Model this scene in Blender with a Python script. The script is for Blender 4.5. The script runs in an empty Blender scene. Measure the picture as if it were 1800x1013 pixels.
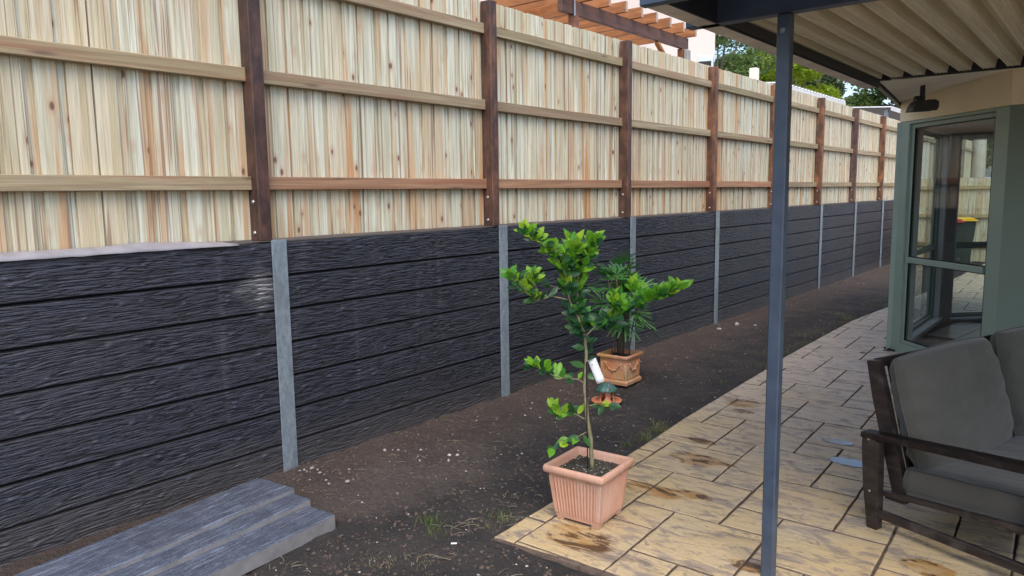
import bpy, math, random
from mathutils import Vector, Matrix, noise
random.seed(7)
R = math.radians
sc = bpy.context.scene
col = sc.collection

# ------------------------------------------------------------------ camera, sky, sun, exposure
cd = bpy.data.cameras.new('camera'); cam = bpy.data.objects.new('camera', cd); col.objects.link(cam)
r_ = Vector((0.77455263, 0.63235871, -0.01380898)); u_ = Vector((-0.06959211, 0.10689966, 0.99183134)); f_ = Vector((-0.62866936, 0.76726457, -0.12680659))
m = Matrix.Identity(4)
for i in range(3):
    m[i][0] = r_[i]; m[i][1] = u_[i]; m[i][2] = -f_[i]
m[0][3], m[1][3], m[2][3] = 3.74197, -2.44481, 1.62713
cam.matrix_world = m
cd.sensor_width = 36; cd.lens = 26.0; cd.clip_start = 0.05; cd.clip_end = 600
sc.camera = cam

SUN_EL, SUN_AZ = 54, 135          # azimuth measured clockwise from +Y
w = bpy.data.worlds.new('World'); sc.world = w; w.use_nodes = True
nt = w.node_tree; nt.nodes.clear()
sky = nt.nodes.new('ShaderNodeTexSky'); sky.sky_type = 'NISHITA'; sky.sun_disc = False
sky.sun_elevation = R(SUN_EL); sky.sun_rotation = R(SUN_AZ); sky.air_density = 1.0; sky.dust_density = 2.5; sky.ozone_density = 1.0
bg = nt.nodes.new('ShaderNodeBackground'); bg.inputs['Strength'].default_value = 0.15
ow = nt.nodes.new('ShaderNodeOutputWorld')
nt.links.new(sky.outputs[0], bg.inputs[0]); nt.links.new(bg.outputs[0], ow.inputs[0])
sl = bpy.data.lights.new('sun', 'SUN'); sl.energy = 1.1; sl.angle = R(45); sl.color = (1, 0.97, 0.91)
so = bpy.data.objects.new('sun', sl); col.objects.link(so)
sd = Vector((math.sin(R(SUN_AZ)) * math.cos(R(SUN_EL)), math.cos(R(SUN_AZ)) * math.cos(R(SUN_EL)), math.sin(R(SUN_EL))))
so.rotation_euler = sd.to_track_quat('Z', 'Y').to_euler(); so.location = (0, 0, 20)
sc.view_settings.view_transform = 'Standard'; sc.view_settings.look = 'None'
sc.view_settings.gamma = 1; sc.view_settings.use_curve_mapping = False
sc.view_settings.exposure = 0.95

# ------------------------------------------------------------------ material helpers
class Mat:
    def __init__(s, name, rough=.6, base=(.5, .5, .5), metal=0, spec=None):
        s.m = bpy.data.materials.new(name); s.m.use_nodes = True
        s.t = s.m.node_tree; s.b = s.t.nodes['Principled BSDF']
        s.b.inputs['Roughness'].default_value = rough; s.b.inputs['Base Color'].default_value = (*base, 1)
        s.b.inputs['Metallic'].default_value = metal
        if spec is not None: s.b.inputs['Specular IOR Level'].default_value = spec
        s.tc = s.n('ShaderNodeTexCoord')
    def n(s, t, **k):
        x = s.t.nodes.new(t)
        for a, v in k.items(): setattr(x, a, v)
        return x
    def l(s, a, b): s.t.links.new(a, b)
    def val(s, sock, v):
        if hasattr(v, 'is_linked') or hasattr(v, 'links'): s.l(v, sock)
        else:
            if isinstance(v, tuple) and len(v) == 3 and sock.type == 'RGBA': v = (*v, 1)
            sock.default_value = v
    def coords(s, kind='Object', scale=(1, 1, 1), rnd=0.0):
        v = s.tc.outputs['Object'] if kind == 'Object' else s.n('ShaderNodeNewGeometry').outputs['Position']
        if rnd:
            oi = s.n('ShaderNodeObjectInfo'); c = s.n('ShaderNodeVectorMath', operation='SCALE')
            cb = s.n('ShaderNodeCombineXYZ')
            for i in range(3): s.l(oi.outputs['Random'], cb.inputs[i])
            s.l(cb.outputs[0], c.inputs[0]); c.inputs['Scale'].default_value = rnd
            a = s.n('ShaderNodeVectorMath', operation='ADD'); s.l(v, a.inputs[0]); s.l(c.outputs[0], a.inputs[1]); v = a.outputs[0]
        mp = s.n('ShaderNodeVectorMath', operation='MULTIPLY'); s.l(v, mp.inputs[0]); mp.inputs[1].default_value = scale
        return mp.outputs[0]
    def noise(s, vec, scale=1, detail=4, rough=.55, dist=0):
        x = s.n('ShaderNodeTexNoise'); s.l(vec, x.inputs['Vector'])
        x.inputs['Scale'].default_value = scale; x.inputs['Detail'].default_value = detail
        x.inputs['Roughness'].default_value = rough; x.inputs['Distortion'].default_value = dist
        return x.outputs['Fac']
    def voro(s, vec, scale=1, feature='F1'):
        x = s.n('ShaderNodeTexVoronoi', feature=feature); s.l(vec, x.inputs['Vector']); x.inputs['Scale'].default_value = scale
        return x
    def ramp(s, f, *stops, interp='LINEAR'):
        x = s.n('ShaderNodeValToRGB'); s.l(f, x.inputs[0]); e = x.color_ramp.elements; x.color_ramp.interpolation = interp
        while len(e) < len(stops): e.new(.5)
        for i, (p, c) in enumerate(stops):
            e[i].position = p
            e[i].color = (*c, 1) if isinstance(c, tuple) else (c, c, c, 1)
        return x.outputs[0]
    def mix(s, f, a, b, mode='MIX'):
        x = s.n('ShaderNodeMix', data_type='RGBA', blend_type=mode)
        s.val(x.inputs[0], f); s.val(x.inputs[6], a); s.val(x.inputs[7], b); return x.outputs[2]
    def math(s, op, a, b=0.0, clamp=False):
        x = s.n('ShaderNodeMath', operation=op, use_clamp=clamp); s.val(x.inputs[0], a); s.val(x.inputs[1], b); return x.outputs[0]
    def rnd(s): return s.n('ShaderNodeObjectInfo').outputs['Random']
    def ocol(s): return s.n('ShaderNodeObjectInfo').outputs['Color']
    def color(s, c): s.val(s.b.inputs['Base Color'], c)
    def rough(s, c): s.val(s.b.inputs['Roughness'], c)
    def bump(s, h, dist=.01, strength=1.0):
        x = s.n('ShaderNodeBump'); x.inputs['Distance'].default_value = dist; x.inputs['Strength'].default_value = strength
        s.l(h, x.inputs['Height']); s.l(x.outputs[0], s.b.inputs['Normal'])
        return x

def wpos(M):
    g = M.n('ShaderNodeNewGeometry'); sp = M.n('ShaderNodeSeparateXYZ'); M.l(g.outputs['Position'], sp.inputs[0]); return sp.outputs

# pale treated pine palings (grain runs along z, width along y)
def paling_mat():
    M = Mat('treated_pine_paling', .7)
    v = M.coords(scale=(1, 30, .9), rnd=37)
    streak = M.noise(v, 1, 3, .55, .6)
    vf = M.coords(scale=(60, 260, 4), rnd=11)
    fine = M.noise(vf, 1, 3, .6)
    base = M.mix(M.ramp(streak, (.40, 0.0), (.58, 1.0)), (.70, .715, .60), (.50, .49, .35))
    vo = M.coords(scale=(1, 13, .55), rnd=91)
    heart = M.ramp(M.noise(vo, 1, 3, .6, .4), (.50, 0.0), (.60, 1.0))
    rn = M.rnd()
    hc = M.mix(rn, (.50, .19, .055), (.58, .32, .12))
    amt = M.math('MULTIPLY', heart, M.ramp(rn, (0, .4), (.3, .65), (.45, 1.0), (.8, 1.0), (1, .6)))
    lowz = M.n('ShaderNodeSeparateXYZ'); M.l(M.tc.outputs['Object'], lowz.inputs[0])
    amt = M.math('MULTIPLY', amt, M.ramp(lowz.outputs[2], (0, 1.25), (.9, .8)), clamp=True)
    c = M.mix(amt, base, hc)
    # whole-board tint
    wn = M.n('ShaderNodeTexWhiteNoise', noise_dimensions='1D'); M.l(rn, wn.inputs['W'])
    c = M.mix(M.math('MULTIPLY', wn.outputs['Value'], .5), c, M.mix(rn, (.64, .48, .27), (.66, .70, .61)))
    # dark heart cracks
    vc = M.coords(scale=(1, 45, .5), rnd=51)
    crack = M.ramp(M.noise(vc, 1, 2, .5, 1.0), (.36, 1.0), (.40, 0.0))
    c = M.mix(M.math('MULTIPLY', crack, .7), c, (.22, .12, .08))
    c = M.mix(M.math('MULTIPLY', M.ramp(fine, (.38, 1.0), (.56, 0.0)), .40), c, (.27, .21, .14))
    # knots
    kv = M.voro(M.coords(scale=(1, 12, 6.0), rnd=73), 1)
    sel = M.ramp(M.n('ShaderNodeSeparateColor').outputs[0], (0, 0.0), (1, 1.0))
    sep = M.n('ShaderNodeSeparateColor'); M.l(kv.outputs['Color'], sep.inputs[0])
    on = M.math('GREATER_THAN', sep.outputs[0], .48)
    k = M.math('MULTIPLY', M.ramp(kv.outputs['Distance'], (.085, 1.0), (.15, 0.0)), on)
    halo = M.math('MULTIPLY', M.ramp(kv.outputs['Distance'], (.1, 1.0), (.34, 0.0)), on)
    c = M.mix(M.math('MULTIPLY', halo, .45), c, (.40, .20, .12))
    c = M.mix(M.math('MULTIPLY', k, .85), c, (.13, .05, .03))
    M.color(c); M.bump(M.math('ADD', fine, M.math('MULTIPLY', streak, .6)), .0012, .7)
    return M.m
def rail_mat():
    M = Mat('treated_pine_rail', .72)
    streak = M.noise(M.coords(scale=(30, .8, 34), rnd=23), 1, 4, .6, .7)
    fine = M.noise(M.coords(scale=(90, 4, 260), rnd=5), 1, 3, .6)
    c = M.mix(M.ramp(streak, (.35, 0.0), (.62, 1.0)), (.42, .36, .23), (.25, .20, .12))
    red = M.ramp(M.noise(M.coords(scale=(12, .9, 16), rnd=61), 1, 3, .6, .5), (.5, 0.0), (.66, 1.0))
    c = M.mix(M.math('MULTIPLY', red, .55), c, (.30, .14, .08))
    c = M.mix(.85, c, M.ocol(), 'MULTIPLY')
    kv = M.voro(M.coords(scale=(1, 2.4, 14), rnd=73), 1)
    sep = M.n('ShaderNodeSeparateColor'); M.l(kv.outputs['Color'], sep.inputs[0])
    k = M.math('MULTIPLY', M.ramp(kv.outputs['Distance'], (.07, 1.0), (.2, 0.0)), M.math('GREATER_THAN', sep.outputs[0], .6))
    c = M.mix(M.math('MULTIPLY', k, .75), c, (.12, .06, .04))
    c = M.mix(M.math('MULTIPLY', M.ramp(fine, (.35, 1.0), (.6, 0.0)), .3), c, (.16, .12, .08))
    M.color(c); M.bump(M.math('ADD', fine, streak), .0015, .7); return M.m
def hardwood_mat():
    M = Mat('stained_hardwood_post', .55)
    n1 = M.noise(M.coords(scale=(26, 26, 2.2), rnd=13), 1, 5, .65, .5)
    n2 = M.noise(M.coords(scale=(9, 9, 5), rnd=44), 1, 5, .7)
    c = M.mix(M.ramp(n2, (.42, 0.0), (.68, 1.0)), (.6, .65, .75), (1.8, 1.75, 1.6))
    c = M.mix(1.0, M.ocol(), c, 'MULTIPLY')
    c = M.mix(M.math('MULTIPLY', M.ramp(n1, (.35, 1.0), (.55, 0.0)), .55), c, (.028, .014, .012))
    M.color(c); M.bump(n1, .003, .7); return M.m
def sleeper_mat(name='charcoal_sleeper_concrete', lo=(.005, .005, .007), hi=(.050, .053, .078), worn=False):
    M = Mat(name, .5, spec=.6)
    oi = M.n('ShaderNodeObjectInfo')
    v = M.coords(scale=(1, 4.2, 78), rnd=0) if not worn else M.coords(scale=(70, 4.0, 70), rnd=0)
    wob = M.noise(M.coords(scale=(2, 4.5, 9)), 1, 3, .5)
    a = M.n('ShaderNodeVectorMath', operation='ADD'); M.l(v, a.inputs[0])
    cb = M.n('ShaderNodeCombineXYZ'); M.l(M.math('MULTIPLY', wob, 1.8), cb.inputs[2]); M.l(M.math('MULTIPLY', oi.outputs['Random'], 9.0), cb.inputs[1]); M.l(cb.outputs[0], a.inputs[1])
    g = M.noise(a.outputs[0], 1, 4, .62, .35)
    ridge = M.math('SUBTRACT', 1.0, M.math('ABSOLUTE', M.math('MULTIPLY', M.math('SUBTRACT', g, .5), 7.0)), clamp=True)
    g2 = M.noise(M.coords(scale=(12, 14, 190), rnd=9), 1, 3, .6)
    fine = M.noise(M.coords(scale=(150, 150, 150), rnd=3), 1, 2, .6)
    h = M.math('ADD', M.math('MULTIPLY', ridge, -.85), M.math('ADD', M.math('MULTIPLY', g, 1.3), M.math('MULTIPLY', g2, .6)))
    if worn: top = M.ramp(h, (.35, 0.0), (1.15, 1.0))
    else:
        so_ = M.n('ShaderNodeSeparateXYZ'); M.l(M.tc.outputs['Object'], so_.inputs[0])
        mr = M.n('ShaderNodeMapRange'); M.l(so_.outputs[0], mr.inputs[0]); mr.inputs[1].default_value = -.0046; mr.inputs[2].default_value = .0006
        top = M.math('MULTIPLY', mr.outputs[0], M.ramp(fine, (.3, .35), (.65, 1.0)))  # worn crests; bluish highlights and groove shade are put into the colour too
    c = M.mix(top, lo, hi)
    c = M.mix(M.math('MULTIPLY', M.ramp(M.noise(M.coords('W', (1.3, 1.3, 2.2)), 1, 4, .6), (.45, 0.0), (.7, 1.0)), .35), c, (.035, .032, .034))
    if worn:
        c = M.mix(M.math('MULTIPLY', M.ramp(M.noise(M.coords('W'), 9, 6, .7), (.45, 0.0), (.65, 1.0)), .18), c, (.19, .20, .24))
        c = M.mix(M.math('MULTIPLY', M.ramp(fine, (.5, 0.0), (.65, 1.0)), .2), c, (.27, .29, .35))
    if not worn:
        p = wpos(M)
        # chalky efflorescence beside the first steel post, and pale vertical drips
        dy = M.math('MULTIPLY', M.math('ABSOLUTE', M.math('ADD', p[1], .13)), 6.5)
        dz = M.math('MULTIPLY', M.math('ABSOLUTE', M.math('SUBTRACT', p[2], 1.11)), 7.0)
        mask = M.math('SUBTRACT', 1.25, M.math('ADD', dy, dz), clamp=True)
        mask = M.math('MULTIPLY', mask, M.ramp(h, (.3, .1), (.8, 1.0)))
        c = M.mix(M.math('MULTIPLY', mask, .8), c, (.42, .41, .42))
        drip = M.ramp(M.noise(M.coords('W', (1, 9, .5)), 1, 3, .55), (.62, 0.0), (.74, 1.0))
        c = M.mix(M.math('MULTIPLY', M.math('MULTIPLY', drip, top), .3), c, (.17, .17, .19))
        low = M.ramp(p[2], (.03, 1.0), (.28, 0.0))
        c = M.mix(M.math('MULTIPLY', low, .45), c, (.085, .075, .068))
        edge = M.ramp(M.noise(M.coords('W', (1, 5, 2)), 1, 3, .6), (.45, 0.0), (.7, 1.0))
        c = M.mix(M.math('MULTIPLY', M.math('MULTIPLY', edge, M.ramp(p[2], (1.25, 0.0), (1.36, 1.0))), .4), c, (.11, .105, .105))
    M.color(c); M.rough(M.ramp(g2, (.3, .40), (.7, .6)))
    M.bump(M.math('ADD', M.math('MULTIPLY', g2, .5 if not worn else 1.0), M.math('MULTIPLY', fine, .5)), .0022, 1.0); return M.m
def galv_mat():
    M = Mat('galvanised_steel', .45, metal=.55)
    n = M.noise(M.coords(scale=(30, 30, 14), rnd=7), 1, 5, .7); s2 = M.noise(M.coords(scale=(9, 9, 3), rnd=17), 1, 4, .6)
    c = M.mix(M.ramp(n, (.3, 0.0), (.7, 1.0)), (.20, .25, .30), (.40, .47, .54))
    c = M.mix(M.math('MULTIPLY', M.ramp(s2, (.5, 0.0), (.68, 1.0)), .5), c, (.20, .23, .26))
    M.color(c); M.bump(n, .0008, .5); return M.m
def soil_mat():
    M = Mat('damp_soil', .92)
    n = M.noise(M.coords('W', (1, 1, 1)), 2.3, 6, .62); f = M.noise(M.coords('W'), 38, 6, .72); g = M.noise(M.coords('W'), 9, 5, .65)
    p = wpos(M)
    c = M.mix(M.ramp(n, (.38, 0.0), (.62, 1.0)), (.036, .031, .030), (.070, .060, .055))
    red = M.math('ADD', M.ramp(p[0], (.25, 1.0), (.8, 0.0)), M.math('MULTIPLY', M.math('SUBTRACT', n, .5), 1.6), clamp=True)
    c = M.mix(M.math('MULTIPLY', red, .55), c, (.13, .082, .063))
    # drier crumbly patch in front of the first post
    dx = M.math('MULTIPLY', M.math('SUBTRACT', p[0], .62), 2.6); dy = M.math('MULTIPLY', M.math('SUBTRACT', p[1], .35), 1.3)
    d2 = M.math('ADD', M.math('MULTIPLY', dx, dx), M.math('MULTIPLY', dy, dy))
    dry = M.math('SUBTRACT', M.math('ADD', 1.15, M.math('MULTIPLY', M.math('SUBTRACT', n, .5), 2.0)), d2, clamp=True)
    c = M.mix(M.math('MULTIPLY', dry, .6), c, (.15, .115, .098))
    c = M.mix(M.math('MULTIPLY', M.ramp(f, (.35, 1.0), (.55, 0.0)), .5), c, (.025, .02, .019))
    c = M.mix(M.math('MULTIPLY', M.ramp(f, (.62, 0.0), (.74, 1.0)), .35), c, (.20, .17, .145))
    M.color(c); M.bump(M.math('ADD', f, M.math('MULTIPLY', g, 1.5)), .05, 1.0); return M.m
def paver_mat():
    M = Mat('stamped_slate_concrete', .42, spec=.33)
    v = M.coords('W', (1.0, 1.25, 1))
    big = M.noise(M.coords('W'), 1.6, 5, .6)
    # layered cleft relief, running across the path
    cl = M.noise(M.coords('W', (2.4, 9, 3), rnd=3.1), 1, 6, .62, 1.2)
    fine = M.noise(M.coords('W'), 60, 4, .7)
    med = M.noise(M.coords('W', (5, 14, 5), rnd=5.0), 1, 6, .7, .8)
    c = M.mix(M.ramp(big, (.35, 0.0), (.65, 1.0)), (.55, .40, .20), (.50, .395, .25))
    c = M.mix(M.math('MULTIPLY', M.rnd(), .35), c, (.52, .42, .24))
    p = wpos(M)
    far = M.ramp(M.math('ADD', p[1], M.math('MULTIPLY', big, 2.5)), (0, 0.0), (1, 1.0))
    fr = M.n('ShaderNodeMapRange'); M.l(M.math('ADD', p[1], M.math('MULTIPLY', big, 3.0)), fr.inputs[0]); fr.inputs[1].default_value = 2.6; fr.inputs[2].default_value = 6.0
    c = M.mix(M.math('MULTIPLY', fr.outputs[0], .85), c, (.56, .46, .375))  # paving greys with distance: roof shade and sky sheen put into the colour
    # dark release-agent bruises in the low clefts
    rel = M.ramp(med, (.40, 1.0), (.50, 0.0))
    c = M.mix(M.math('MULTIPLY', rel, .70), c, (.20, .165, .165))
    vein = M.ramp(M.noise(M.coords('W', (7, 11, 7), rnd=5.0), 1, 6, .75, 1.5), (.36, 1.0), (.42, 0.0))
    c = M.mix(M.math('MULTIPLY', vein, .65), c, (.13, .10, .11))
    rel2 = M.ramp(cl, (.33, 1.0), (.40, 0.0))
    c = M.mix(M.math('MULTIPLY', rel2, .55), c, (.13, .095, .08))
    # brown rust-wet stains, one or two to a large stone
    st = M.noise(M.coords('W', (4.5, 5.5, 1), rnd=0), 1, 5, .65, .6)
    spots = None
    for sx, sy, rx, ry in ((1.86, .33, .19, .12), (1.83, 1.62, .17, .10), (1.95, 1.66, .15, .05), (1.87, 1.05, .18, .09), (2.06, 1.12, .16, .06), (1.72, 1.95, .12, .05), (1.60, 2.95, .14, .12), (1.68, 2.75, .10, .06), (3.22, 1.00, .12, .08), (3.30, .88, .10, .06), (2.6, .55, .1, .05)):
        ax = M.math('MULTIPLY', M.math('SUBTRACT', p[0], sx), 1 / rx); ay = M.math('MULTIPLY', M.math('SUBTRACT', p[1], sy), 1 / ry)
        d = M.math('ADD', M.math('MULTIPLY', ax, ax), M.math('MULTIPLY', ay, ay))
        q = M.math('MULTIPLY', M.math('SUBTRACT', M.math('ADD', 1.0, M.math('MULTIPLY', M.math('SUBTRACT', st, .5), 3.0)), d), 2.5, clamp=True)
        spots = q if spots is None else M.math('MAXIMUM', spots, q)
    s1 = M.math('MULTIPLY', spots, M.ramp(cl, (.40, .25), (.55, 1.0)))
    s2 = M.math('MULTIPLY', spots, M.ramp(med, (.455, 1.0), (.50, 0.0)))
    c = M.mix(M.math('MULTIPLY', s1, .85), c, (.33, .165, .04))
    c = M.mix(M.math('MULTIPLY', s2, .9), c, (.07, .035, .014))
    c = M.mix(M.math('MULTIPLY', M.ramp(fine, (.35, 1.0), (.55, 0.0)), .18), c, (.2, .15, .1))
    M.color(c)
    M.rough(M.ramp(M.noise(M.coords('W'), 5, 4, .6), (.35, .26), (.65, .55)))
    M.bump(M.math('ADD', M.math('ADD', cl, M.math('MULTIPLY', med, .7)), M.math('MULTIPLY', fine, .12)), .011, .9); return M.m
def simple(name, c, rough=.5, var=.15, scale=8, bump=0.0, metal=0, spec=None):
    M = Mat(name, rough, metal=metal, spec=spec)
    n = M.noise(M.coords(rnd=3.0), scale, 5, .6)
    M.color(M.mix(M.ramp(n, (.3, 0.0), (.7, 1.0)), tuple(x * (1 - var) for x in c), tuple(min(1, x * (1 + var)) for x in c)))
    if bump: M.bump(n, bump, .8)
    return M.m
def leaf_mat(name, cols, rough=.38, trans=.35, rnd=True):
    M = Mat(name, rough)
    f = M.rnd() if rnd else M.noise(M.coords('W'), 2.2, 4, .6)
    c = M.ramp(f, *cols)
    v = M.noise(M.coords(), 70, 2, .5)
    c = M.mix(M.math('MULTIPLY', M.ramp(v, (.4, 1.0), (.6, 0.0)), .25), c, tuple(x * .5 for x in cols[0][1]))
    M.color(c)
    tr = M.n('ShaderNodeBsdfTranslucent'); M.l(c, tr.inputs[0]); ms = M.n('ShaderNodeMixShader'); ms.inputs[0].default_value = trans
    M.l(M.b.outputs[0], ms.inputs[1]); M.l(tr.outputs[0], ms.inputs[2]); M.l(ms.outputs[0], M.t.nodes['Material Output'].inputs[0])
    return M.m
def glass_mat():
    M = Mat('window_glass')
    t = M.t; gl = M.n('ShaderNodeBsdfGlossy'); gl.inputs['Roughness'].default_value = .0; tp = M.n('ShaderNodeBsdfTransparent'); tp.inputs[0].default_value = (.86, .9, .88, 1)
    fr = M.n('ShaderNodeFresnel'); fr.inputs[0].default_value = 1.85; ms = M.n('ShaderNodeMixShader')
    ge = M.n('ShaderNodeNewGeometry'); M.l(M.math('MULTIPLY', fr.outputs[0], M.math('SUBTRACT', 1.0, ge.outputs['Backfacing'])), ms.inputs[0]); M.l(tp.outputs[0], ms.inputs[1]); M.l(gl.outputs[0], ms.inputs[2]); M.l(ms.outputs[0], t.nodes['Material Output'].inputs[0])
    return M.m

MT = dict(
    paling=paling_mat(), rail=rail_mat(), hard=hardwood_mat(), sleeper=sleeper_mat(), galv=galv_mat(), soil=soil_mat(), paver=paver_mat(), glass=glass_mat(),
    pile=sleeper_mat('dusty_grey_sleeper_concrete', (.050, .060, .088), (.145, .168, .228), True),
    pileside=simple('cast_concrete_edge', (.20, .195, .20), .8, .2, 14, .002),
    grout=simple('dark_joint_mortar', (.14, .10, .078), .75, .35, 30, .004),
    navy=simple('slate_blue_powdercoat_steel', (.052, .072, .108), .36, .22, 11),
    navyd=simple('dark_painted_steel', (.022, .025, .030), .4, .15, 4),
    flash=simple('pale_gutter_underside', (.66, .60, .52), .4, .3, 5),
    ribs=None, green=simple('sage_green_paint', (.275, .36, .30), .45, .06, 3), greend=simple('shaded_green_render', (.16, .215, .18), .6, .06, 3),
    cream=simple('cream_render', (.80, .70, .48), .75, .06, 4, .0008), soffit=simple('soffit_board', (.78, .73, .60), .7, .05, 3),
    black=simple('black_plastic', (.006, .006, .0065), .5, .2, 20), blackal=simple('black_aluminium', (.02, .021, .022), .35, .1, 5),
    white=simple('white_painted_reveal', (.62, .60, .63), .5, .05, 6), inner=simple('interior_wall_paint', (.50, .46, .47), .7, .05, 3),
    tile=simple('mauve_floor_tile', (.30, .22, .21), .3, .2, 5), teak=None, cloth=None,
    terra=None, terra2=None, potsoil=simple('potting_mix', (.05, .042, .032), .95, .6, 60, .01),
    bark=simple('green_grey_bark', (.21, .19, .11), .8, .35, 40, .002), barkd=simple('dark_cane_bark', (.075, .055, .04), .8, .4, 40, .002),
    steel=simple('bright_zinc', (.6, .6, .6), .3, .1, 30, 0, .9), chain=simple('chain_steel', (.62, .62, .63), .35, .1, 30, 0, .7),
    paper=simple('white_card', (.78, .80, .84), .5, .04, 9), ink=simple('grey_print_ink', (.16, .16, .2), .6, .2, 9), plastic=simple('pale_sheet_plastic', (.27, .255, .275), .4, .2, 7, .004),
    orange=None, pinkwall=simple('pale_pink_render', (.80, .68, .60), .8, .03, 2), whitewall=simple('white_render', (.66, .66, .66), .7, .04, 2),
    roofw=simple('pale_metal_roof', (.62, .63, .64), .4, .08, 4), concrete=simple('grey_concrete', (.3, .3, .3), .8, .2, 6),
    dirt2=simple('terrace_dirt', (.16, .12, .09), .9, .3, 6, .01),
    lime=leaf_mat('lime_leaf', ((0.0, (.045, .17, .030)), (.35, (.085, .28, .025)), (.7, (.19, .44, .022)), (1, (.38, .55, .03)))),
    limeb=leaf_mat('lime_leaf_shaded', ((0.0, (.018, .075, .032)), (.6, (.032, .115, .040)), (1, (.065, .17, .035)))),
    palm=leaf_mat('palm_leaf', ((0.0, (.035, .13, .035)), (.5, (.065, .22, .045)), (1, (.16, .36, .06))), .4, .25),
    straw=simple('dry_straw', (.20, .165, .12), .85, .35, 20), pebble=simple('pale_pebble', (.33, .30, .27), .8, .5, 3, .002),
    crumb=simple('soil_crumb', (.085, .06, .048), .95, .5, 9, .004),
    water=None)
def teak():
    M = Mat('dark_stained_teak', .42)
    n = M.noise(M.coords(scale=(5, 40, 40), rnd=9), 1, 4, .6, .6); d = M.noise(M.coords(), 8, 5, .7)
    c = M.mix(M.ramp(n, (.35, 0.0), (.65, 1.0)), (.012, .009, .009), (.036, .026, .023))
    c = M.mix(M.math('MULTIPLY', M.ramp(d, (.52, 0.0), (.66, 1.0)), .4), c, (.12, .105, .10)); M.color(c); M.bump(n, .001, .6); return M.m
def cloth():
    M = Mat('grey_olive_outdoor_canvas', .85, spec=.3)
    d = M.noise(M.coords(), 3.0, 5, .6); wv = M.noise(M.coords(), 420, 2, .5); wr = M.noise(M.coords(scale=(1, 7, 10)), 1.4, 4, .6, .7)
    c = M.mix(M.ramp(d, (.3, 0.0), (.7, 1.0)), (.054, .053, .046), (.080, .077, .067)); M.color(c)
    M.bump(M.math('ADD', M.math('MULTIPLY', wr, 1.0), M.math('MULTIPLY', wv, .05)), .016, .55)
    M.b.inputs['Sheen Weight'].default_value = .2; return M.m
def terra(name, a, b, mould=0):
    M = Mat(name, .75)
    n = M.noise(M.coords(), 7, 6, .65); f = M.noise(M.coords(), 90, 3, .6); s = M.noise(M.coords(scale=(9, 9, 2)), 1, 5, .65)
    c = M.mix(M.ramp(n, (.3, 0.0), (.7, 1.0)), a, b)
    if mould: c = M.mix(M.math('MULTIPLY', M.ramp(n, (.45, 0.0), (.62, 1.0)), mould), c, (.36, .27, .08))
    c = M.mix(M.math('MULTIPLY', M.ramp(s, (.5, 0.0), (.68, 1.0)), .45), c, (.60, .45, .38))
    zc = M.n('ShaderNodeSeparateXYZ'); M.l(M.tc.outputs['Object'], zc.inputs[0])
    c = M.mix(M.math('MULTIPLY', M.math('MULTIPLY', M.ramp(zc.outputs[2], (.0, 1.0), (.07, 0.0)), M.ramp(f, (.35, .2), (.6, 1.0))), .5), c, (.24, .15, .11))
    M.color(c); M.bump(M.math('ADD', f, n), .0015, .6); return M.m
def orangewood():
    M = Mat('oiled_pergola_timber', .5)
    n = M.noise(M.coords(scale=(3, 3, 14), rnd=9), 1, 5, .6, .5); M.color(M.mix(1.0, M.ocol(), M.mix(M.ramp(n, (.3, 0.0), (.7, 1.0)), (.6, .5, .45), (1.25, 1.25, 1.2)), 'MULTIPLY')); return M.m
def ribmat():
    M = Mat('cream_roof_sheet_underside', .38)
    s = M.noise(M.coords(scale=(30, .7, 30)), 1, 4, .6); s2 = M.noise(M.coords(scale=(3, .5, 3)), 1, 4, .6)
    c = M.mix(M.ramp(s, (.35, 0.0), (.65, 1.0)), (.50, .43, .29), (.72, .67, .51))
    c = M.mix(M.math('MULTIPLY', M.ramp(s2, (.4, 0.0), (.6, 1.0)), .4), c, (.56, .58, .46)); M.color(c); return M.m
def watermat():
    M = Mat('puddle_water', .12, (.05, .04, .03)); M.b.inputs['Specular IOR Level'].default_value = 1.0; M.b.inputs['IOR'].default_value = 1.6
    return M.m
MT['teak'] = teak(); MT['cloth'] = cloth(); MT['terra'] = terra('smooth_pink_terracotta', (.50, .26, .175), (.58, .33, .235)); MT['terra2'] = terra('weathered_terracotta', (.50, .20, .09), (.56, .27, .13), .55)
MT['terra3'] = terra('orange_terracotta', (.58, .17, .06), (.66, .22, .08)); MT['orange'] = orangewood(); MT['ribs'] = ribmat(); MT['water'] = watermat()
MT['greenroof'] = simple('green_glazed_roof', (.05, .12, .10), .35, .2, 20)
MT['binr'] = simple('red_bin_lid', (.42, .03, .05), .4, .05, 9); MT['biny'] = simple('yellow_bin_lid', (.80, .50, .02), .4, .05, 9)
MT['bin'] = simple('dark_green_bin_body', (.035, .05, .045), .45, .1, 9)
MT['forest'] = leaf_mat('forest_leaf', ((.3, (.045, .075, .03)), (.5, (.085, .13, .05)), (.7, (.14, .19, .08))), .6, .3, False)
MT['feather'] = leaf_mat('feathery_leaf', ((.3, (.09, .15, .04)), (.5, (.17, .26, .07)), (.7, (.29, .38, .15))), .6, .45, False)
MT['ygreen'] = leaf_mat('yellow_green_leaf', ((.3, (.25, .42, .02)), (.5, (.40, .52, .04)), (.7, (.58, .62, .08))), .55, .5, False)
MT['trunk'] = simple('tree_bark', (.17, .14, .11), .9, .4, 12, .01)

MT['limeg'] = leaf_mat('young_lime_leaf', ((.3, (.10, .34, .025)), (.5, (.20, .46, .03)), (.7, (.38, .56, .05))), .4, .4, False)
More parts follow.
